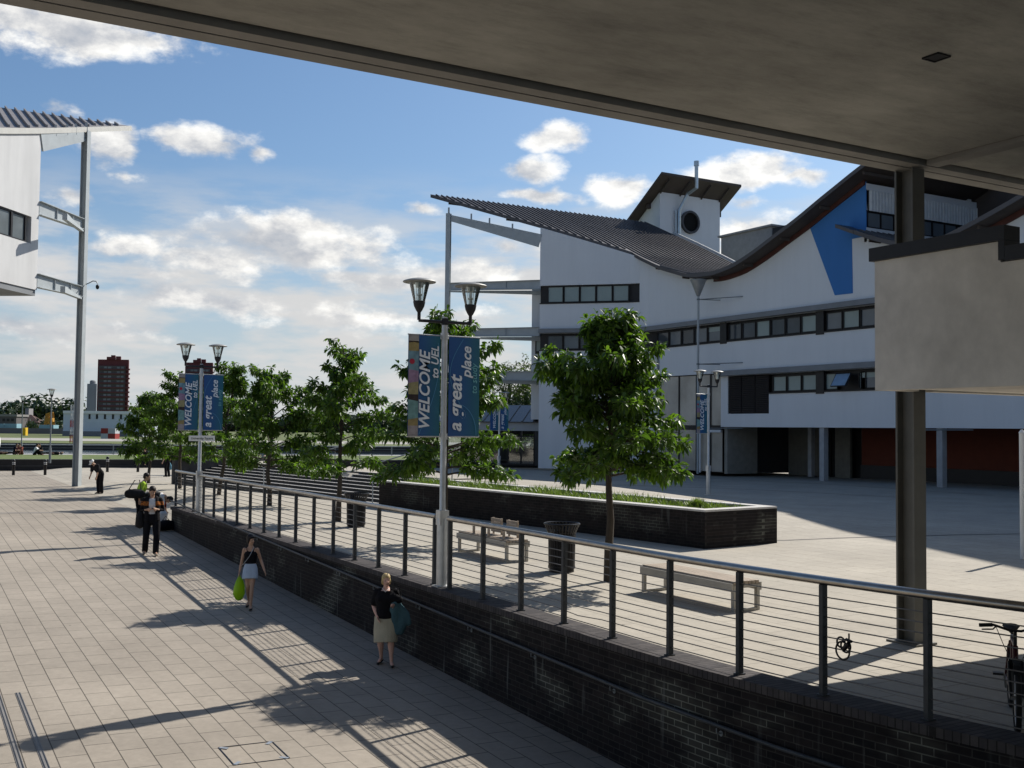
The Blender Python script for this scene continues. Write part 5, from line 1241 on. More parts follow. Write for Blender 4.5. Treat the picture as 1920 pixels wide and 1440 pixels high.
    if hair:
        h = MB()
        h.ball((0, .026, .05), (.088, .100, .090))
        if hair == 'short': h.ball((0, .05, -.005), (.074, .068, .075))
        if hair == 'bob': h.ball((0, .045, -.02), (.084, .074, .095)); [h.ball((s_*.07, .012, -.02), (.022, .045, .065)) for s_ in (-1, 1)]
        if hair == 'fringe': h.ball((0, .045, -.015), (.082, .075, .09)); h.loft([(-.055, -.055, .075), (.0, -.074, .078), (.06, -.055, .06)], [.024, .024, .02], n=8); [h.ball((s_*.072, .0, .0), (.02, .04, .05)) for s_ in (-1, 1)]
        if hair == 'curly': h.ball((0, .05, .0), (.088, .08, .09)); [h.ball((.075*math.cos(a_), .02+.075*math.sin(a_), .06+.03*math.sin(3*a_)), .036) for a_ in [i*.7 for i in range(9)]]; h.ball((0, -.055, .085), (.06, .035, .03))
        if hair == 'cap': pass
        # keep the face clear
        hp(h)
        link('hair', remesh(h, 'hair', .012, 2), mat('hair_%02d%02d' % (hairc[0]*99, hairc[1]*99), hairc, .6, 0, .35, 40), t)
    if hair == 'cap':
        c_ = MB(); c_.lathe([(.094, .0), (.096, .03), (.085, .075), (.05, .105), (.01, .112)], (0, .02, .02), 18, True, 1, 1.1); c_.box((0, -.115, .03), (.13, .10, .012), 0, (.2, 'X')); hp(c_).build('cap', cloth('white_cap', (.7, .7, .68)), t, True)
    for nm, sp in wear.items():
        kind = sp['kind']; g = MB(); inf = sp.get('inf', .014)
        if kind == 'top':
            torso(g, inf, 0 if sp.get('long') else 1, sp.get('hi', 4), sp.get('wf', 1.))
            if sp.get('bust'):
                for s_ in (-1, 1): c_ = J['chest']+Vector((s_*.07*w, -.085*depth*w, .0))*k; g.ball(c_, (.062*k*w, .055*k*w, .06*k*w), 10)
            fr_ = sp.get('sleeve', 0)
            if fr_:
                for n in 'RL':
                    a, e = J['sh'+n], J['el'+n]; arm(g, n, inf*.9, fr_)
                    g.loft([J['top']+(a-J['top'])*.3-(J['top']-J['chest'])*.1, a], [(.06*k, .06*k), (.055*k*w+inf*.6)]*1 if False else [.062*k+inf*.5, .052*k*w+inf*.6], n=10)
            if sp.get('straps'):
                for s_ in (-1, 1):
                    c_ = J['top']; g.loft([J['chest']+Vector((s_*.075*w, -.10*depth, .07))*k, c_+Vector((s_*.095, -.05, .035))*k, c_+Vector((s_*.09, .05, .03))*k, J['chest']+Vector((s_*.075, .10*depth, .07))*k], [.011]*4, n=6)
        elif kind == 'trousers':
            P, Rd = [J['pel']-(J['waist']-J['pel'])*.3, J['pel'], J['pel']+(J['waist']-J['pel'])*.55], [(.15*k*w+inf, .115*k*w+inf), (.160*k*w+inf, .115*k*w+inf), (.145*k*w+inf, .108*k*w+inf)]
            g.loft(P, Rd, (1, 0, 0), 16)
            for n in 'RL': 
                a, e, r = J['hp'+n], J['kn'+n], J['an'+n]; lw_ = sp.get('leg', .066)
                if sp.get('cut'): r = e+(r-e)*sp['cut']
                g.loft([a, a+(e-a)*.5, e, e+(r-e)*.5, r+Vector((0, 0, .0))], [.092*k*w+inf, .080*k*w+inf, lw_*k+inf*.6, (lw_-.002)*k+inf*.6, (lw_-.002)*k+inf*.4], n=12)
        elif kind == 'skirt':
            L_s = sp['len']*k; top_ = J['pel']+(J['waist']-J['pel'])*.5; kn = (J['knR']+J['knL'])/2; hp_ = J['pel']; d = (kn-hp_).normalized()
            e_ = hp_+d*L_s; g.loft([top_, hp_, hp_+(e_-hp_)*.5, e_], [(.142*k*w+inf, .105*k*w+inf), (.168*k*w+inf, .122*k*w+inf), (.182*k*w+inf, .130*k*w+inf), (sp.get('hem', .19)*k*w+inf, .135*k*w+inf)], (1, 0, 0), 18, True)
        elif kind == 'jacket':
            torso(g, inf+.012, 0, 4, 1.06)
            for n in 'RL': arm(g, n, inf+.004, sp.get('sleeve', 1)); g.loft([J['top'], J['sh'+n]], [.07*k+inf*.6, .055*k*w+inf], n=10)
        elif kind == 'shoes':
            for n in 'RL':
                g = MB(); a = J['an'+n]; tt = J['to'+n]; lo_ = sp.get('low', .02)
                g.loft([a+Vector((0, .035, -.048))*k, a*.5+tt*.5+Vector((0, 0, -.012-lo_*.2)), tt+Vector((0, -.01, .002))], [(.036*k+.006, .034*k), (.04*k+.006, .034*k-lo_*.3), (.036*k, .025*k)], (1, 0, 0), 12)
                link('shoe', remesh(g, 'shoe', .011, 2), sp['mat'], t)
            continue
        elif kind == 'band':                                         # woven band round chest and sleeves
            c_ = J['chest']; u = (J['top']-c_).normalized(); g.loft([c_+u*sp['z0'], c_+u*sp['z1']], [(.172*k*w+sp['inf'], .125*k*w+sp['inf'])]*2, (1, 0, 0), 20)
            gv = np.array(g.v); 
        elif kind == 'strap':
            pts_ = [J[a_]+Vector(o_) for a_, o_ in sp['path']]; g.tube(pts_, sp.get('r', .008), 6); g.build(nm, sp['mat'], t, True); continue
        link(nm, remesh(g, nm, sp.get('vox', vox), sp.get('sm', 3)), sp['mat'], t)
    return t
def wpos(t, J, n):
    return Vector(t.location) + Matrix.Rotation(t.rotation_euler.z, 3, 'Z') @ J[n]
def held(name, label, cat, g, m, loc, rz=0, vox=None, smooth_=True, group=None):
    me = remesh(g, name, vox, 3) if vox else g.mesh(name, smooth_)
    o = link(name, me, m); o.location = loc; o.rotation_euler.z = rz; return tag(o, label, cat, group)
NAVY = cloth('black', (.010, .010, .012), .3); BLK2 = cloth('charcoal', (.02, .019, .02), .3); DENIM = cloth('pale_denim', (.42, .50, .60), .12); KHAKI = cloth('khaki', (.42, .38, .28), .1); WHITEC = cloth('white', (.62, .61, .60), .06); LIME = cloth('lime', (.42, .62, .06), .1)
SHOEB = mat('shoe_black', (.012, .012, .012), .4); SHOET = mat('shoe_tan', (.32, .27, .2), .7)
def at_ramp(px, py):
    d = FW*FOC + CR*(px-960) - CU*(py-720); t = 1.
    lo_, hi_ = .002, .09
    for _ in range(60):
        md = (lo_+hi_)/2; p = Vector((0, 0, ZC))+d*md
        if p.z > gz(p.x, p.y): lo_ = md
        else: hi_ = md
    return Vector((p.x, p.y, gz(p.x, p.y)))
# woman in black camisole and denim mini skirt
J, k = joints(1.45, .165*.906, .085*.906)
J['elL'] += Vector((.03, .03, .01)); J['wrL'] += Vector((.11, -.02, .03)); J['elR'] += Vector((-.01, 0, 0)); J['wrR'] += Vector((-.035, .03, 0))
J['knR'] += Vector((.03, -.05, .01)); J['anR'] += Vector((.02, .20, .05)); J['toR'] += Vector((.02, .19, .0)); J['knL'] += Vector((-.02, -.10, .01)); J['anL'] += Vector((-.03, -.17, 0)); J['toL'] += Vector((-.02, -.18, 0))
P1 = at_ramp(468, 1141)
w1 = figure('person in black camisole and pale denim mini skirt, looking aside while walking down the ramp', P1, R_(-24), J, k, 'tan', {
    'camisole': dict(kind='top', mat=NAVY, bust=True, straps=True, hi=3, inf=.012), 'denim_skirt': dict(kind='skirt', mat=DENIM, len=.24, hem=.185), 'shoe': dict(kind='shoes', mat=SHOEB), 'bag_strap': dict(kind='strap', mat=mat('strap_silver', (.4, .4, .4), .4, .6), path=[('top', (.07, -.10, .03)), ('chest', (0, -.16, -.02)), ('waist', (-.12, -.13, -.02)), ('pel', (-.19, 0, .06))], r=.006)}, .011, (48, 4), .92, 1., 'fringe', (.012, .009, .008))
q = wpos(w1, J, 'wrR'); g = MB(); g.loft([(0, 0, -.12), (0, 0, -.18), (0, 0, -.30), (0, 0, -.44), (0, 0, -.52)], [(.025, .02), (.085, .05), (.125, .085), (.13, .09), (.10, .06)], (1, 0, 0), 18)
for s_ in (-1, 1): g.tube([(s_*.05, 0, -.22), (s_*.03, 0, -.12), (0, 0, -.07)], [.02, .012, .008], 6)
for i, v_ in enumerate(g.v): a = math.atan2(v_[1], v_[0]); f_ = 1+.10*math.sin(5*a+v_[2]*14)+.05*math.sin(11*a-v_[2]*22); g.v[i] = (v_[0]*f_, v_[1]*f_, v_[2]+.01*math.sin(7*a))
m, nt, bs = newmat('lime_plastic'); bs.inputs['Base Color'].default_value = (.42, .68, .02, 1); bs.inputs['Roughness'].default_value = .35; tr = nd(nt, 'ShaderNodeBsdfTranslucent'); tr.inputs[0].default_value = (.6, .85, .04, 1); mx = nd(nt, 'ShaderNodeMixShader'); mx.inputs[0].default_value = .4; nt.links.new(bs.outputs[0], mx.inputs[1]); nt.links.new(tr.outputs[0], mx.inputs[2]); nt.links.new(mx.outputs[0], nt.nodes['Material Output'].inputs[0]); bump(nt, bs, noise(nt, objco(nt, 1, 1, .4), 22, 4), .5, .02)
held('carrier_bag', 'crumpled lime green carrier bag in the hand of the person in the mini skirt', 'carrier bag', g, m, q, .5)
# blonde woman in black top and khaki skirt
J, k = joints(1.43, .19*.883, .10*.883)
J['elR'] += Vector((-.03, .05, .0)); J['wrR'] = J['elR']+Vector((.09, -.19, -.16)); J['elL'] += Vector((.02, .06, .02)); J['wrL'] = J['elL']+Vector((-.05, -.22, .02))
J['knR'] += Vector((0, -.03, 0)); J['anR'] += Vector((0, .08, .015)); J['toR'] += Vector((-.02, .08, 0)); J['knL'] += Vector((.02, -.08, .01)); J['anL'] += Vector((.04, -.14, 0)); J['toL'] += Vector((.06, -.14, 0))
P2 = at_ramp(722, 1246)
w2 = figure('person with short blonde hair, black top and knee length khaki skirt beside the brick wall', P2, R_(-30), J, k, 'pink', {
    'black_top': dict(kind='top', mat=NAVY, bust=True, sleeve=.8, hi=4, inf=.022, long=True), 'khaki_skirt': dict(kind='skirt', mat=KHAKI, len=.50, hem=.18, inf=.012), 'sandal': dict(kind='shoes', mat=SHOEB, low=.05), 'necklace': dict(kind='strap', mat=WHITEC, path=[('top', (-.06, -.06, .05)), ('top', (0, -.125, .0)), ('top', (.06, -.06, .05))], r=.006)}, .011, (14, 4), 1.2, 1.2, 'bob', (.46, .34, .16))
q = wpos(w2, J, 'wrL'); g = MB(); g.loft([(0, .02, .03), (.03, .05, -.12), (.06, .06, -.3), (.05, .05, -.44)], [(.06, .05), (.12, .06), (.15, .07), (.10, .05)], (1, 0, 0), 16); g.loft([(.05, .04, .02), (.16, .07, -.16), (.22, .08, -.30)], [(.05, .05), (.08, .05), (.05, .04)], (1, 0, 0), 12)
for i, v_ in enumerate(g.v): a = math.atan2(v_[1], v_[0]); g.v[i] = (v_[0]+.014*math.sin(9*a+v_[2]*5), v_[1]+.014*math.cos(8*a-v_[2]*4), v_[2])
held('jacket', 'teal jacket folded over the forearm of the blonde walker', 'jacket', g, cloth('teal', (.055, .11, .13), .25), q, R_(-30), .012)
q2 = q+Vector((.0, .03, .08)); g = MB(); g.loft([(-.10, 0, .0), (0, 0, .03), (.10, 0, .0)], [(.06, .05), (.09, .06), (.06, .05)], (0, 0, 1), 12); g.tube([(-.1, 0, .03), (-.05, .02, .16), (.08, .06, .22), (.12, .05, .04)], .012, 6)
held('handbag', 'black handbag tucked under the arm of the blonde walker', 'handbag', g, NAVY, q2, R_(-30), .012)
# man in patterned black jacket looking at his phone
J, k = joints(1.79, .19, .10)
for n, s_ in (('R', -1), ('L', 1)): J['el'+n] += Vector((s_*.02, .05, .0)); J['wr'+n] = J['el'+n]+Vector((-s_*.15, -.22, .04))
J['head'] += Vector((0, -.035, -.02)); J['knR'] += Vector((-.02, .0, 0)); J['anR'] += Vector((-.05, .12, .02)); J['toR'] += Vector((-.06, .12, .01)); J['knL'] += Vector((.02, -.08, 0)); J['anL'] += Vector((.01, -.13, 0)); J['toL'] += Vector((.02, -.14, 0))
P3 = at_ramp(283, 1041)
w3 = figure('person in open black jacket with orange band over white t-shirt, looking at a phone', P3, R_(-12), J, k, 'tan', {
    'white_tshirt': dict(kind='top', mat=WHITEC, hi=4, inf=.012, long=True), 'black_trousers': dict(kind='trousers', mat=NAVY, leg=.072), 'shoe': dict(kind='shoes', mat=SHOET)}, .012, (0, 28), 1.02, 1., 'short', (.02, .013, .01))
JK = cloth('jacket_black', (.014, .013, .014), .3); JO = cloth('jacket_orange', (.40, .13, .03), .5)
g = MB()
for s_ in (-1, 1):
    c_ = lambda n, dx, dy, dz=0: J[n]+Vector((s_*dx, dy, dz))
    g.loft([c_('pel', .115, .0, -.06), c_('waist', .105, .0), c_('chest', .115, .01), c_('top', .085, .01)], [(.10, .15), (.09, .135), (.105, .15), (.09, .105)], (1, 0, 0), 14)
for n in 'RL': g.loft([J['sh'+n], (J['sh'+n]+J['el'+n])/2, J['el'+n]+(J['sh'+n]-J['el'+n])*.02, J['el'+n]*.45+J['wr'+n]*.55], [.068, .064, .058, .05], n=10)
g2 = MB(); g2.v = list(g.v); g2.f = list(g.f)
o = link('jacket', remesh(g, 'jacket', .012, 2), JK, w3)
# opening down the front shows the t-shirt: drop the faces along the centre front
import bmesh
bm = bmesh.new(); bm.from_mesh(o.data); bmesh.ops.delete(bm, geom=[f for f in bm.faces if abs(f.calc_center_median().x) < .08 and f.calc_center_median().y < -.02], context='FACES'); bm.to_mesh(o.data); bm.free()
z0b, z1b = J['chest'].z-.02, J['chest'].z+.075
o.data.materials.append(JO)
for f in o.data.polygons:
    c_ = f.center
    if z0b < c_.z < z1b and (int((c_.z-z0b)/.019) % 2 == 0 or abs(math.sin(c_.x*60+c_.y*40)) > .8): f.material_index = 1
q = wpos(w3, J, 'wrL')*.5+wpos(w3, J, 'wrR')*.5; g = MB(); g.box((0, 0, 0), (.06, .115, .016)); held('phone', 'small dark phone held in both hands by the person in the patterned jacket', 'phone', g, BLACK, q+Vector((0, -.07, .03)), 0, None, False)
q = wpos(w3, J, 'hpR'); g = MB(); g.loft([(-.17, .10, -.16), (-.17, .12, .02), (-.15, .12, .14)], [(.10, .17), (.11, .19), (.08, .14)], (1, 0, 0), 12); g.tube([(-.15, .12, .14), (-.05, .12, .4), (.05, .05, .52)], .018, 6); held('shoulder_bag', 'dark grey shoulder bag at the side of the person with the phone', 'bag', g, BLK2, q, 0, .014)
# lime shirt with duffel bag
J, k = joints(1.72, .19, .10); bend(J, 18); J['elL'] += Vector((0, -.1, .1)); J['wrL'] = J['elL']+Vector((-.05, -.2, -.05))
P4 = at_ramp(268, 1000); P4.y += 4.; P4.x -= .0; P4.z = gz(P4.x, P4.y)
P4 = Vector((6.75, 35.6, gz(6.75, 35.6)))
w4 = figure('person in bright lime shirt carrying a big black duffel bag, turned towards the railing', P4, R_(78), J, k, 'tan', {'lime_shirt': dict(kind='top', mat=LIME, sleeve=.7, long=True, inf=.022), 'dark_trousers': dict(kind='trousers', mat=NAVY), 'shoe': dict(kind='shoes', mat=SHOEB)}, .014, (0, 18), 1.05, 1.05, 'short', (.02, .012, .01))
q = wpos(w4, J, 'waist'); g = MB(); g.loft([(-.2, 0, 0), (0, 0, .01), (.2, 0, 0)], [(.14, .14), (.155, .155), (.14, .14)], (0, 0, 1), 16); g.tube([(-.2, 0, .12), (-.06, .12, .42), (.08, .16, .44), (.2, 0, .12)], .02, 6)
held('duffel_bag', 'large black duffel bag slung at the back of the person in the lime shirt', 'duffel bag', g, BLK2, q+Vector((-.22, -.30, -.02)), R_(-30), .016)
# stooping person with backpack by the wall end
J, k = joints(1.7, .19, .10); bend(J, 88); 
for n, s_ in (('R', -1), ('L', 1)): J['el'+n] = J['sh'+n]+Vector((0, -.04, -.26)); J['wr'+n] = J['el'+n]+Vector((-s_*.05, -.06, -.24))
J['head'] += Vector((0, .03, -.10))
P5 = Vector((7.1, 35.9, gz(7.1, 35.9)))
w5 = figure('person in white shirt and black waistcoat bent over beside the brick wall end', P5, R_(70), J, k, 'tan', {'white_shirt': dict(kind='top', mat=WHITEC, sleeve=.95, long=False, inf=.02), 'waistcoat': dict(kind='top', mat=NAVY, hi=3, inf=.034, long=True), 'dark_trousers': dict(kind='trousers', mat=NAVY), 'shoe': dict(kind='shoes', mat=SHOEB), 'tie': dict(kind='strap', mat=cloth('dark_red', (.2, .02, .02)), path=[('neck', (0, -.04, -.06)), ('neck', (.0, -.02, -.36))], r=.028)}, .014, (0, 95), 1., 1., 'short', (.012, .01, .01))
g = MB(); g.loft([(0, 0, .10), (0, 0, .34), (0, 0, .42)], [(.16, .13), (.17, .14), (.10, .08)], (1, 0, 0), 14); g.tube([(-.08, 0, .42), (0, 0, .56), (.08, 0, .42)], .015, 6); held('carrier_bag', 'white plastic bag held open by the stooping person', 'carrier bag', g, WHITEC, (7.42, 35.25, gz(7.42, 35.25)+.12), 0, .014)
g = MB(); g.loft([(-.28, 0, .16), (0, 0, .18), (.28, 0, .16)], [(.14, .16), (.17, .18), (.14, .16)], (0, 0, 1), 14); g.tube([(-.15, 0, .3), (0, 0, .46), (.15, 0, .3)], .015, 6); held('rucksack', 'black rucksack lying on the paving against the end of the brick wall', 'bag', g, NAVY, (7.35, 34.4, gz(7.35, 34.4)), .4, .016)
# bent figure in white cap
J, k = joints(1.72, .18, .10); bend(J, 42); J['elR'] = J['shR']+Vector((0, -.02, -.27)); J['wrR'] = J['elR']+Vector((.02, -.10, -.22)); J['elL'] = J['shL']+Vector((0, .0, -.27)); J['wrL'] = J['elL']+Vector((0, -.06, -.24))
p = at_ramp(187, 926)
figure('person in dark clothes and a white cap stooping forward on the open paving', p, R_(-58), J, k, 'tan', {'dark_shirt': dict(kind='top', mat=BLK2, sleeve=.9, long=True, inf=.03), 'dark_trousers': dict(kind='trousers', mat=NAVY, leg=.075), 'shoe': dict(kind='shoes', mat=SHOEB)}, .014, (0, 50), 1., 1., 'cap')
# standing by the trees
J, k = joints(1.68, .17, .09); J['anR'] += Vector((0, .05, 0)); J['wrL'] += Vector((.05, 0, 0))
p = at_ramp(313, 894)
w7 = figure('person in sleeveless black top and black trousers standing between two tree trunks', p, R_(-150), J, k, 'fair', {'black_vest': dict(kind='top', mat=NAVY, hi=4, inf=.014, long=True), 'black_trousers': dict(kind='trousers', mat=NAVY, leg=.07), 'shoe': dict(kind='shoes', mat=SHOEB)}, .014, (0, 0), .95, 1., 'bob', (.05, .03, .02))
q = wpos(w7, J, 'wrR'); g = MB(); g.loft([(0, 0, -.1), (0, 0, -.25), (0, 0, -.42)], [(.06, .05), (.14, .07), (.14, .07)], (1, 0, 0), 12); g.tube([(-.06, 0, -.16), (0, 0, -.02), (.06, 0, -.16)], .01, 6); held('shopping_bag', 'pale blue shopping bag beside the standing person in black', 'bag', g, cloth('pale_blue', (.12, .26, .34)), q, 0, .014)
def seated(sh=.18, lean=10, legs=0.):
    J, k = joints(1.68, sh, .1); dz = -.93+.86
    up_ = ['pel', 'waist', 'chest', 'top', 'neck', 'head', 'shR', 'elR', 'wrR', 'shL', 'elL', 'wrL', 'hpR', 'hpL']
    for n in up_: J[n] = J[n]+Vector((0, 0, dz))
    bend(J, lean)
    for n, s_ in (('R', -1), ('L', 1)):
        J['kn'+n] = J['hp'+n]+Vector((s_*.04, -.42, .02)); J['an'+n] = J['kn'+n]+Vector((0, -.04+legs, -.40)); J['to'+n] = J['an'+n]+Vector((s_*.02, -.16, -.05)); J['el'+n] = J['sh'+n]+Vector((s_*.03, -.12, -.24)); J['wr'+n] = J['el'+n]+Vector((-s_*.08, -.22, -.02))
    return J, k
SEATS = [(262, 'maroon', (.08, .02, .018), 'person in a maroon top sitting on the low wall, leftmost of the seated row', 'tan', 0), (273, 'black', (.012, .012, .014), 'person in black sitting on the low wall with a white bundle beside', 'tan', 25), (322, 'brown_red', (.16, .05, .035), 'person in a brownish red top sitting on the low wall behind the standing one', 'fair', -15), (330, 'dark_green', (.05, .06, .03), 'person in dark green sitting on the low wall, bare legs hanging', 'fair', 10), (349, 'grey_pattern', (.22, .22, .22), 'person in a grey top sitting on the low wall behind the street sign post', 'tan', 20), (358, 'pale', (.5, .48, .46), 'person in a pale top sitting on the low wall, just left of the sign post', 'fair', -10), (367, 'yellow_green', (.34, .36, .08), 'person in a yellowish top sitting on the low wall, just right of the sign post', 'fair', 5)]
for px, nm, c_, lab, sk, tw_ in SEATS:
    J, k = seated(.175, 12)
    # point of the wall top on that bearing
    lo_, hi_ = 50., 110.
    for _ in range(50):
        md = (lo_+hi_)/2; p = far_pt(px, md, 0)
        if (Vector((p.x, p.y))-W0).dot(WN) < .12: lo_ = md
        else: hi_ = md
    figure(lab, (p.x, p.y, .314-.752), R_(-14+tw_), J, k, sk, {'top': dict(kind='top', mat=cloth(nm, c_), sleeve=.6, long=True, inf=.02), 'trousers': dict(kind='trousers', mat=NAVY if nm not in ('dark_green',) else cloth('shorts', (.1, .1, .12)), **({'cut': .05} if nm == 'dark_green' else {})), 'shoe': dict(kind='shoes', mat=SHOEB)}, .017, (tw_, 10), 1., 1., 'short' if px % 2 else 'bob', (.02, .014, .01), group='people sitting on the low wall')
p = far_pt(280, 76.0, .314); p = Vector((p.x+.3, p.y+.1, .315)); g = MB(); g.box((0, 0, .13), (.5, .3, .26)); g.ball((.05, 0, .3), (.2, .15, .1)); held('bundle', 'white bundle lying on the low wall among the seated people', 'bag', g, WHITEC, p, -.2, .02)
for px, nm, c_, lab in ((484, 'white', (.6, .6, .6), 'person in white sitting on the distant wall beyond the steps'), (497, 'sky_blue', (.3, .4, .55), 'person in pale blue sitting on the distant wall beyond the steps')):
    J, k = seated(.18, 14)
    lo_, hi_ = 50., 120.
    for _ in range(50):
        md = (lo_+hi_)/2; p = far_pt(px, md, 0)
        if (Vector((p.x, p.y))-W0).dot(WN) < .12: lo_ = md
        else: hi_ = md
    figure(lab, (p.x, p.y, .314-.752), R_(-30), J, k, 'tan', {'top': dict(kind='top', mat=cloth(nm, c_), sleeve=.6, long=True, inf=.02), 'trousers': dict(kind='trousers', mat=NAVY), 'shoe': dict(kind='shoes', mat=SHOEB)}, .02, (0, 10), 1., 1., 'short', (.02, .014, .01))
# group lounging on the lawn
def on_lawn(px, d):
    p = far_pt(px, d, 0); t_ = (Vector((p.x, p.y))-W0).dot(WN); return Vector((p.x, p.y, float(np.interp(t_, [.3, 12, 34], [.27, .3, -.28]))))
def lawn_sit(px, d, rz, nm, c_, sk, lab, tr=NAVY):
    J, k = joints(1.68, .175, .1)
    for n in ['pel', 'waist', 'chest', 'top', 'neck', 'head', 'shR', 'elR', 'wrR', 'shL', 'elL', 'wrL', 'hpR', 'hpL']: J[n] = J[n]+Vector((0, 0, -.80))
    bend(J, 16)
    for n, s_ in (('R', -1), ('L', 1)): J['kn'+n] = J['hp'+n]+Vector((s_*.10, -.30, .33)); J['an'+n] = J['kn'+n]+Vector((-s_*.04, -.20, -.36)); J['to'+n] = J['an'+n]+Vector((0, -.15, -.04)); J['el'+n] = J['sh'+n]+Vector((s_*.03, -.18, -.2)); J['wr'+n] = J['el'+n]+Vector((-s_*.08, -.2, .0))
    figure(lab, on_lawn(px, d), rz, J, k, sk, {'top': dict(kind='top', mat=cloth(nm, c_), sleeve=.6, long=True, inf=.03), 'trousers': dict(kind='trousers', mat=tr), 'shoe': dict(kind='shoes', mat=SHOEB)}, .018, (0, 8), 1., 1., 'short', (.018, .013, .01), group='people lounging on the lawn')
lawn_sit(31, 84, R_(40), 'dark_navy', (.012, .012, .02), 'tan', 'person in dark clothes lounging on the lawn, at the left of the group')
lawn_sit(43, 83, R_(-40), 'rust', (.22, .07, .05), 'fair', 'person in a rust coloured top sitting on the lawn beside the lamp foot', cloth('rust_trousers', (.12, .05, .04)))
lawn_sit(68, 82, R_(75), 'bright_white', (.68, .68, .68), 'tan', 'person in a white shirt sitting on the lawn')
lawn_sit(78, 84, R_(-20), 'black_lawn', (.012, .012, .012), 'tan', 'person in black sitting on the lawn, right of the white shirt')
J, k = joints(1.7); 
for n in J: v_ = J[n]; J[n] = Vector((v_.x, .9-v_.z, .13+(-v_.y)*.6))
figure('person in black lying stretched out on the lawn at the right of the group', on_lawn(101, 83), R_(70), J, k, 'tan', {'top': dict(kind='top', mat=NAVY, sleeve=.9, long=True, inf=.02), 'trousers': dict(kind='trousers', mat=NAVY), 'shoe': dict(kind='shoes', mat=SHOEB)}, .018, (0, -80), 1., 1., 'short', (.02, .014, .01), group='people lounging on the lawn')
J, k = joints(1.7); 
for n in J: v_ = J[n]; J[n] = Vector((v_.x, .9-v_.z, .13+(-v_.y)*.6))
figure('person in dark brown lying on the lawn at the left edge of the picture', on_lawn(14, 83), R_(-100), J, k, 'tan', {'top': dict(kind='top', mat=cloth('dark_brown', (.05, .03, .025)), sleeve=.9, long=True, inf=.02), 'trousers': dict(kind='trousers', mat=NAVY), 'shoe': dict(kind='shoes', mat=SHOEB)}, .018, (0, -80), 1., 1., 'short', (.02, .014, .01), group='people lounging on the lawn')

# ------------------------------------------------------------------ bicycle and cable lock
RUB = mat('tyre_rubber', (.012, .012, .012), .8, 0, .1); FRM = mat('bike_frame_red', (.06, .012, .014), .35, .2, .1); CHR = mat('bike_metal', (.4, .4, .4), .3, .9, .1)
bk = thing('bicycle', 'dark red bicycle parked behind the railing at the right edge, front wheel towards the viewer', 'bicycle', (8.84, 6.16, 0), R_(-52))
bk.scale = (.95, .95, .93)
# local: front towards -Y
def ring(r, rt, c_, n=36, nt_=8):
    g = MB(); g.tube([(c_[0], c_[1]+r*math.cos(2*PI*k/n), c_[2]+r*math.sin(2*PI*k/n)) for k in range(n+1)], rt, nt_, False); return g
for nm, yc, st_ in (('front', 0, 0), ('rear', 1.06, 0)):
    g = ring(.31, .026, (0, yc, .336)); w_ = g.build('wheel', RUB, bk); autosmooth(w_)
    g = ring(.285, .012, (0, yc, .336)); autosmooth(g.build('rim', CHR, w_))
    g = MB()
    for k in range(14): a = 2*PI*k/14; g.tube([(.02*(-1)**k, yc, .336), (0, yc+.28*math.cos(a), .336+.28*math.sin(a))], .0016, 4, False)
    g.tube([(-.055, yc, .336), (.055, yc, .336)], .02, 8); g.build('spokes', CHR, w_)
g = MB(); hd0, hd1 = (0, .16, .66), (0, .22, .80); bb = (0, .62, .30); st0 = (0, .78, .78)
g.tube([hd0, hd1], .026, 10); g.tube([hd0, bb], .022, 10); g.tube([hd1, st0], .019, 10); g.tube([bb, st0], .018, 10)
for s_ in (-1, 1): g.tube([(s_*.03, bb[1], bb[2]), (s_*.05, 1.06, .336)], .011, 8); g.tube([(s_*.02, st0[1], st0[2]-.03), (s_*.05, 1.06, .336)], .010, 8)
autosmooth(g.build('frame', FRM, bk))
g = MB(); g.box((0, .155, .655), (.13, .06, .05))
for s_ in (-1, 1): g.tube([(s_*.055, .15, .66), (s_*.055, .09, .5), (s_*.05, 0, .336)], [.021, .02, .014], 10)
autosmooth(g.build('fork', BLACK, bk))
g = MB(); g.tube([hd1, (0, .225, .93), (0, .16, .96)], .018, 10); g.tube([(-.31, .20, .985), (-.19, .18, 1.0), (-.05, .16, .96), (.05, .16, .96), (.19, .18, 1.0), (.31, .20, .985)], .013, 10); hb_ = g.build('handlebar', BLACK, bk); autosmooth(hb_)
for s_ in (-1, 1):
    g = MB(); g.tube([(s_*.20, .18, 1.0), (s_*.32, .202, .984)], .019, 10); g.build('grip', RUB, hb_); g = MB(); g.tube([(s_*.17, .17, .99), (s_*.20, .10, .97), (s_*.30, .11, .96)], .008, 6); g.build('brake_lever', BLACK, hb_)
    g = MB(); g.tube([(s_*.17, .15, .985), (s_*.12, .02, .86), (s_*.06, .06, .72), (s_*.05, .13, .64)], .004, 5); g.build('brake_cable', BLACK, bk)
g = MB(); g.loft([(0, .62, .86), (0, .78, .87), (0, .92, .88)], [(.02, .018), (.05, .028), (.085, .03)], (1, 0, 0), 12); autosmooth(g.build('saddle', RUB, bk)); g = MB(); g.tube([(0, .775, .76), (0, .80, .86)], .013, 8); g.build('seat_post', CHR, bk)
g = MB(); g.lathe([(.09, -.006), (.09, .006)], n=24); g.v = [(.05+c_, bb[1]+a, bb[2]+b_) for a, b_, c_ in g.v]; g.build('chainring', BLACK, bk)
for s_, dz in ((-1, .15), (1, -.15)):
    g = MB(); g.tube([(s_*.07, bb[1], bb[2]), (s_*.085, bb[1]-abs(dz)*.5, bb[2]+dz)], .011, 8); g.build('crank', CHR, bk); g = MB(); g.box((s_*.14, bb[1]-abs(dz)*.5, bb[2]+dz), (.10, .08, .022)); g.build('pedal', BLACK, bk)
g = MB(); pts_ = [(0, .36*math.cos(a)*1.0, .336+.36*math.sin(a)) for a in [R_(x) for x in range(20, 131, 10)]]
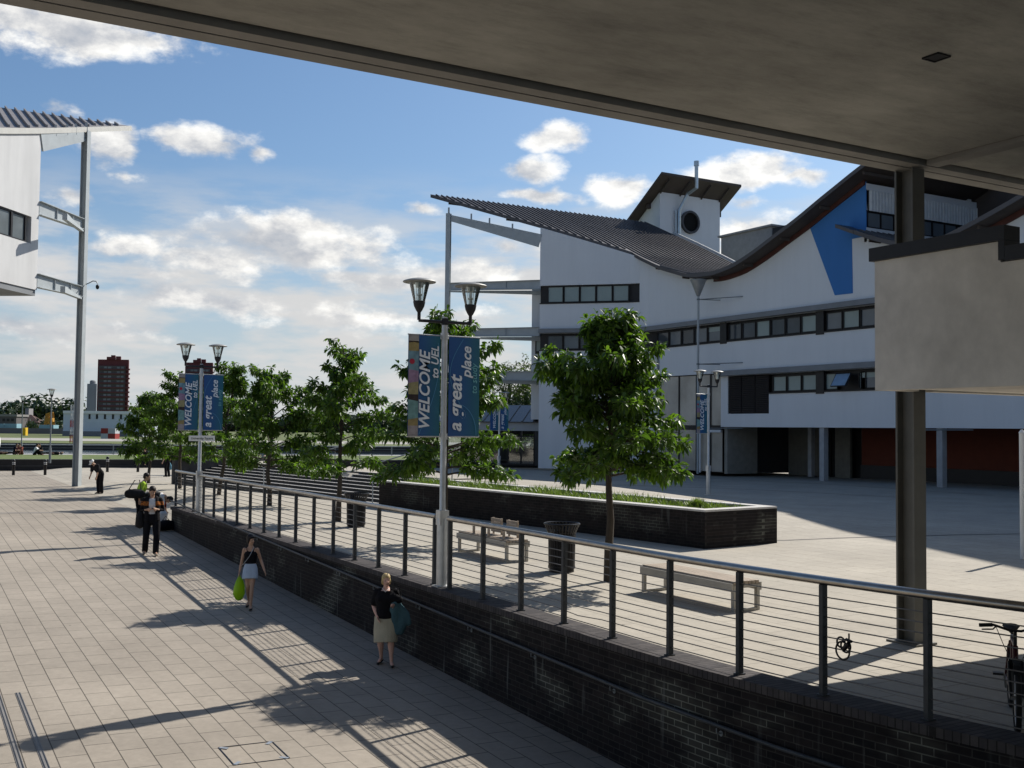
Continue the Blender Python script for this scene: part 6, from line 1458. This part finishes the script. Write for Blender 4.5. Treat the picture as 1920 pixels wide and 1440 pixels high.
for a_, b_ in zip(pts_[:-1], pts_[1:]): g.beam(a_, b_, .07, .008, (0, -1, .3))
g.build('mudguard', RUB, bk)
ck = thing('cable_lock', 'coiled black bicycle cable lock hooked on the railing wires', 'bike lock', (7.965, 7.42, .61))
g = MB()
for k_, (r, dx, dz) in enumerate(((.085, .0, -.015), (.05, .02, .055), (.06, -.01, .03))):
    g.tube([(dx*.4+.012*k_, dx*2-.02+r*math.cos(a), dz+r*math.sin(a)) for a in [2*PI*i/20+.4*k_ for i in range(22)]], .0095, 7)
g.tube([(.0, -.06, .04), (.0, -.10, .10), (.01, -.09, .16)], .009, 6); g.build('cable', BLACK, ck)
g = MB(); g.tube([(0, -.03, .0), (.01, -.09, .06)], .024, 10); g.tube([(.005, -.06, .10), (.0, -.13, .09)], .015, 8); g.build('lock_body', BLACK, ck)
# ------------------------------------------------------------------ sky, sun
SUN_EL, SUN_AZ = R_(41.5), R_(73.6)               # azimuth clockwise from +Y
wd = bpy.data.worlds.new('World'); sc.world = wd; wd.use_nodes = True; nt = wd.node_tree
for n in list(nt.nodes): nt.nodes.remove(n)
out = nd(nt, 'ShaderNodeOutputWorld'); bg = nd(nt, 'ShaderNodeBackground'); sky = nd(nt, 'ShaderNodeTexSky')
sky.sky_type = 'NISHITA'; sky.sun_disc = False; sky.sun_elevation = SUN_EL; sky.sun_rotation = SUN_AZ; sky.air_density = 1.; sky.dust_density = 1.2; sky.ozone_density = 1.6
SKY_S = .075
tc = nd(nt, 'ShaderNodeTexCoord'); sp = nd(nt, 'ShaderNodeSeparateXYZ'); nt.links.new(tc.outputs['Generated'], sp.inputs[0])
def mth(op, a, b=None, c=None, clamp=False):
    n = nd(nt, 'ShaderNodeMath', operation=op); n.use_clamp = clamp
    for i, v in enumerate((a, b, c)):
        if v is None: continue
        if isinstance(v, (int, float)): n.inputs[i].default_value = v
        else: nt.links.new(v, n.inputs[i])
    return n.outputs[0]
az = mth('ARCTAN2', sp.outputs[0], sp.outputs[1]); el = mth('ARCSINE', sp.outputs[2])
def vec(a, b, c=0.):
    n = nd(nt, 'ShaderNodeCombineXYZ')
    for i, v in enumerate((a, b, c)):
        if isinstance(v, (int, float)): n.inputs[i].default_value = v
        else: nt.links.new(v, n.inputs[i])
    return n.outputs[0]
def wnoise(v, sc_, det=6, ro=.6):
    n = nd(nt, 'ShaderNodeTexNoise'); n.inputs['Scale'].default_value = sc_; n.inputs['Detail'].default_value = det; n.inputs['Roughness'].default_value = ro
    nt.links.new(v, n.inputs['Vector']); return n.outputs['Fac']
q0 = vec(az, el)
# domain warp so the edges curl
wn = nd(nt, 'ShaderNodeTexNoise'); wn.inputs['Scale'].default_value = 16; wn.inputs['Detail'].default_value = 3; nt.links.new(q0, wn.inputs['Vector'])
wv = nd(nt, 'ShaderNodeVectorMath', operation='MULTIPLY_ADD'); nt.links.new(wn.outputs['Color'], wv.inputs[0]); wv.inputs[1].default_value = (.05, .035, 0); 
sub_ = nd(nt, 'ShaderNodeVectorMath', operation='ADD'); nt.links.new(q0, sub_.inputs[0]); sub_.inputs[1].default_value = (-.025, -.0175, 0); nt.links.new(sub_.outputs[0], wv.inputs[2]); q = wv.outputs[0]
def dirp(px, py):
    v = (FW*FOC + CR*(px-960) - CU*(py-720)).normalized(); return math.atan2(v.x, v.y), math.asin(v.z)
# (bearing column, elevation row, half width, half height, density) of each cumulus
CL = [(120, 50, 190, 42, 1.1), (250, 75, 60, 25, .9), (385, 268, 85, 26, .9), (490, 290, 30, 14, .6), (130, 370, 22, 14, .6), (225, 320, 24, 10, .6), (195, 255, 45, 32, .9), (100, 205, 40, 12, .5),
      (560, 455, 185, 40, .98), (400, 490, 75, 22, .9), (230, 470, 65, 20, .8), (700, 520, 150, 24, .6), (900, 510, 120, 22, .85), (420, 560, 210, 24, .62), (650, 590, 180, 22, .5), (150, 520, 110, 18, .5), (130, 620, 180, 22, .5), (780, 400, 30, 11, .7),
      (1045, 262, 55, 27, 1.15), (1000, 330, 50, 22, 1.), (1020, 370, 70, 12, 1.), (1165, 360, 55, 28, 1.1), (1400, 322, 90, 36, 1.25), (1500, 330, 60, 16, .9), (1390, 425, 70, 28, 1.2), (1400, 380, 45, 12, .7), (945, 460, 40, 18, .6), (1250, 470, 200, 40, .9),
      (1700, 200, 160, 40, .9), (-300, 200, 200, 60, .9), (-400, 420, 250, 50, .9), (2100, 420, 200, 60, 1.)]
dens = None
for cx, cy, sx, sy, a in CL:
    A, Eb = dirp(cx, cy); mp = nd(nt, 'ShaderNodeMapping', vector_type='TEXTURE')
    mp.inputs[1].default_value = (A, Eb, 0); mp.inputs[3].default_value = (sx/1950, sy/1950, 1); nt.links.new(q, mp.inputs[0])
    ln_ = nd(nt, 'ShaderNodeVectorMath', operation='LENGTH'); nt.links.new(mp.outputs[0], ln_.inputs[0])
    e = mth('MULTIPLY', mth('SUBTRACT', 1.25, ln_.outputs['Value']), a*.62)
    dens = e if dens is None else mth('MAXIMUM', dens, e)
dens = mth('MAXIMUM', dens, -.5)
fb = wnoise(vec(mth('MULTIPLY', az, 1.), mth('MULTIPLY', el, 1.7)), 17, 9, .61)
fb2 = wnoise(vec(mth('ADD', az, .012), mth('MULTIPLY', mth('ADD', el, .02), 1.7)), 17, 9, .61)
d1 = mth('ADD', dens, mth('MULTIPLY', mth('SUBTRACT', fb, .5), 1.75))
def mrange(v, a, b_, c, d):
    n = nd(nt, 'ShaderNodeMapRange', interpolation_type='SMOOTHSTEP'); nt.links.new(v, n.inputs[0])
    for k_, x in zip((1, 2, 3, 4), (a, b_, c, d)): n.inputs[k_].default_value = x
    return n.outputs[0]
mask = mrange(d1, -.03, .46, 0., .95)
# long soft stratus bars towards the horizon
st = wnoise(vec(mth('MULTIPLY', az, 2.2), mth('MULTIPLY', el, 9.)), 4.5, 6, .55)
smask = mth('MULTIPLY', mrange(st, .34, .62, 0., .93), mth('MULTIPLY', mrange(el, .25, .13, 0., 1.), mrange(el, -.02, .02, 0., 1.)))
# sunward side bright, undersides grey
lit = mth('ADD', .80, mth('MULTIPLY', mth('SUBTRACT', fb, fb2), 2.3)); lit = mth('SUBTRACT', lit, mth('MULTIPLY', mth('MAXIMUM', d1, 0.), .22))
lit = mth('ADD', lit, mth('MULTIPLY', mth('SUBTRACT', az, .55), .6))
lit = mth('ADD', lit, mth('MULTIPLY', mth('SUBTRACT', el, .17), 1.25), None, True)
cc = ramp_(nt, lit, [(0., (.33, .36, .41)), (.4, (.47, .48, .50)), (.75, (.70, .69, .67)), (1., (.84, .83, .80))])
skc = nd(nt, 'ShaderNodeVectorMath', operation='SCALE'); nt.links.new(sky.outputs[0], skc.inputs[0]); skc.inputs['Scale'].default_value = SKY_S
sk2 = nd(nt, 'ShaderNodeVectorMath', operation='MULTIPLY'); nt.links.new(skc.outputs[0], sk2.inputs[0]); sk2.inputs[1].default_value = (.80, .98, 1.13)
# pale summer haze low over the horizon
hz = nd(nt, 'ShaderNodeMapRange', interpolation_type='SMOOTHSTEP'); nt.links.new(el, hz.inputs[0]); hz.inputs[1].default_value = .24; hz.inputs[2].default_value = -.02; hz.inputs[3].default_value = 0.; hz.inputs[4].default_value = .8
azf = nd(nt, 'ShaderNodeMapRange', interpolation_type='SMOOTHSTEP'); nt.links.new(mth('ABSOLUTE', mth('SUBTRACT', az, .75)), azf.inputs[0]); azf.inputs[1].default_value = 1.0; azf.inputs[2].default_value = 2.2; azf.inputs[3].default_value = 1.; azf.inputs[4].default_value = .22
base = mixc(nt, mth('MULTIPLY', hz.outputs[0], azf.outputs[0]), sk2.outputs[0], (.43, .48, .53))
base = mixc(nt, smask, base, (.54, .535, .53))
fin = mixc(nt, mask, base, cc)
nt.links.new(fin, bg.inputs[0]); bg.inputs[1].default_value = 1.; nt.links.new(bg.outputs[0], out.inputs[0])
sl_ = bpy.data.lights.new('sun', 'SUN'); sl_.energy = 5.; sl_.angle = R_(.53); sl_.color = (1., .95, .875)
so = bpy.data.objects.new('sun', sl_); COL.objects.link(so)
sd_ = Vector((math.sin(SUN_AZ)*math.cos(SUN_EL), math.cos(SUN_AZ)*math.cos(SUN_EL), math.sin(SUN_EL)))
so.rotation_euler = sd_.to_track_quat('Z', 'Y').to_euler(); so.location = (30, 20, 40)
sc.view_settings.view_transform = 'Standard'; sc.view_settings.look = 'None'; sc.view_settings.exposure = .38; sc.view_settings.gamma = 1.
sc.view_settings.use_curve_mapping = False
bpy.context.view_layer.update()
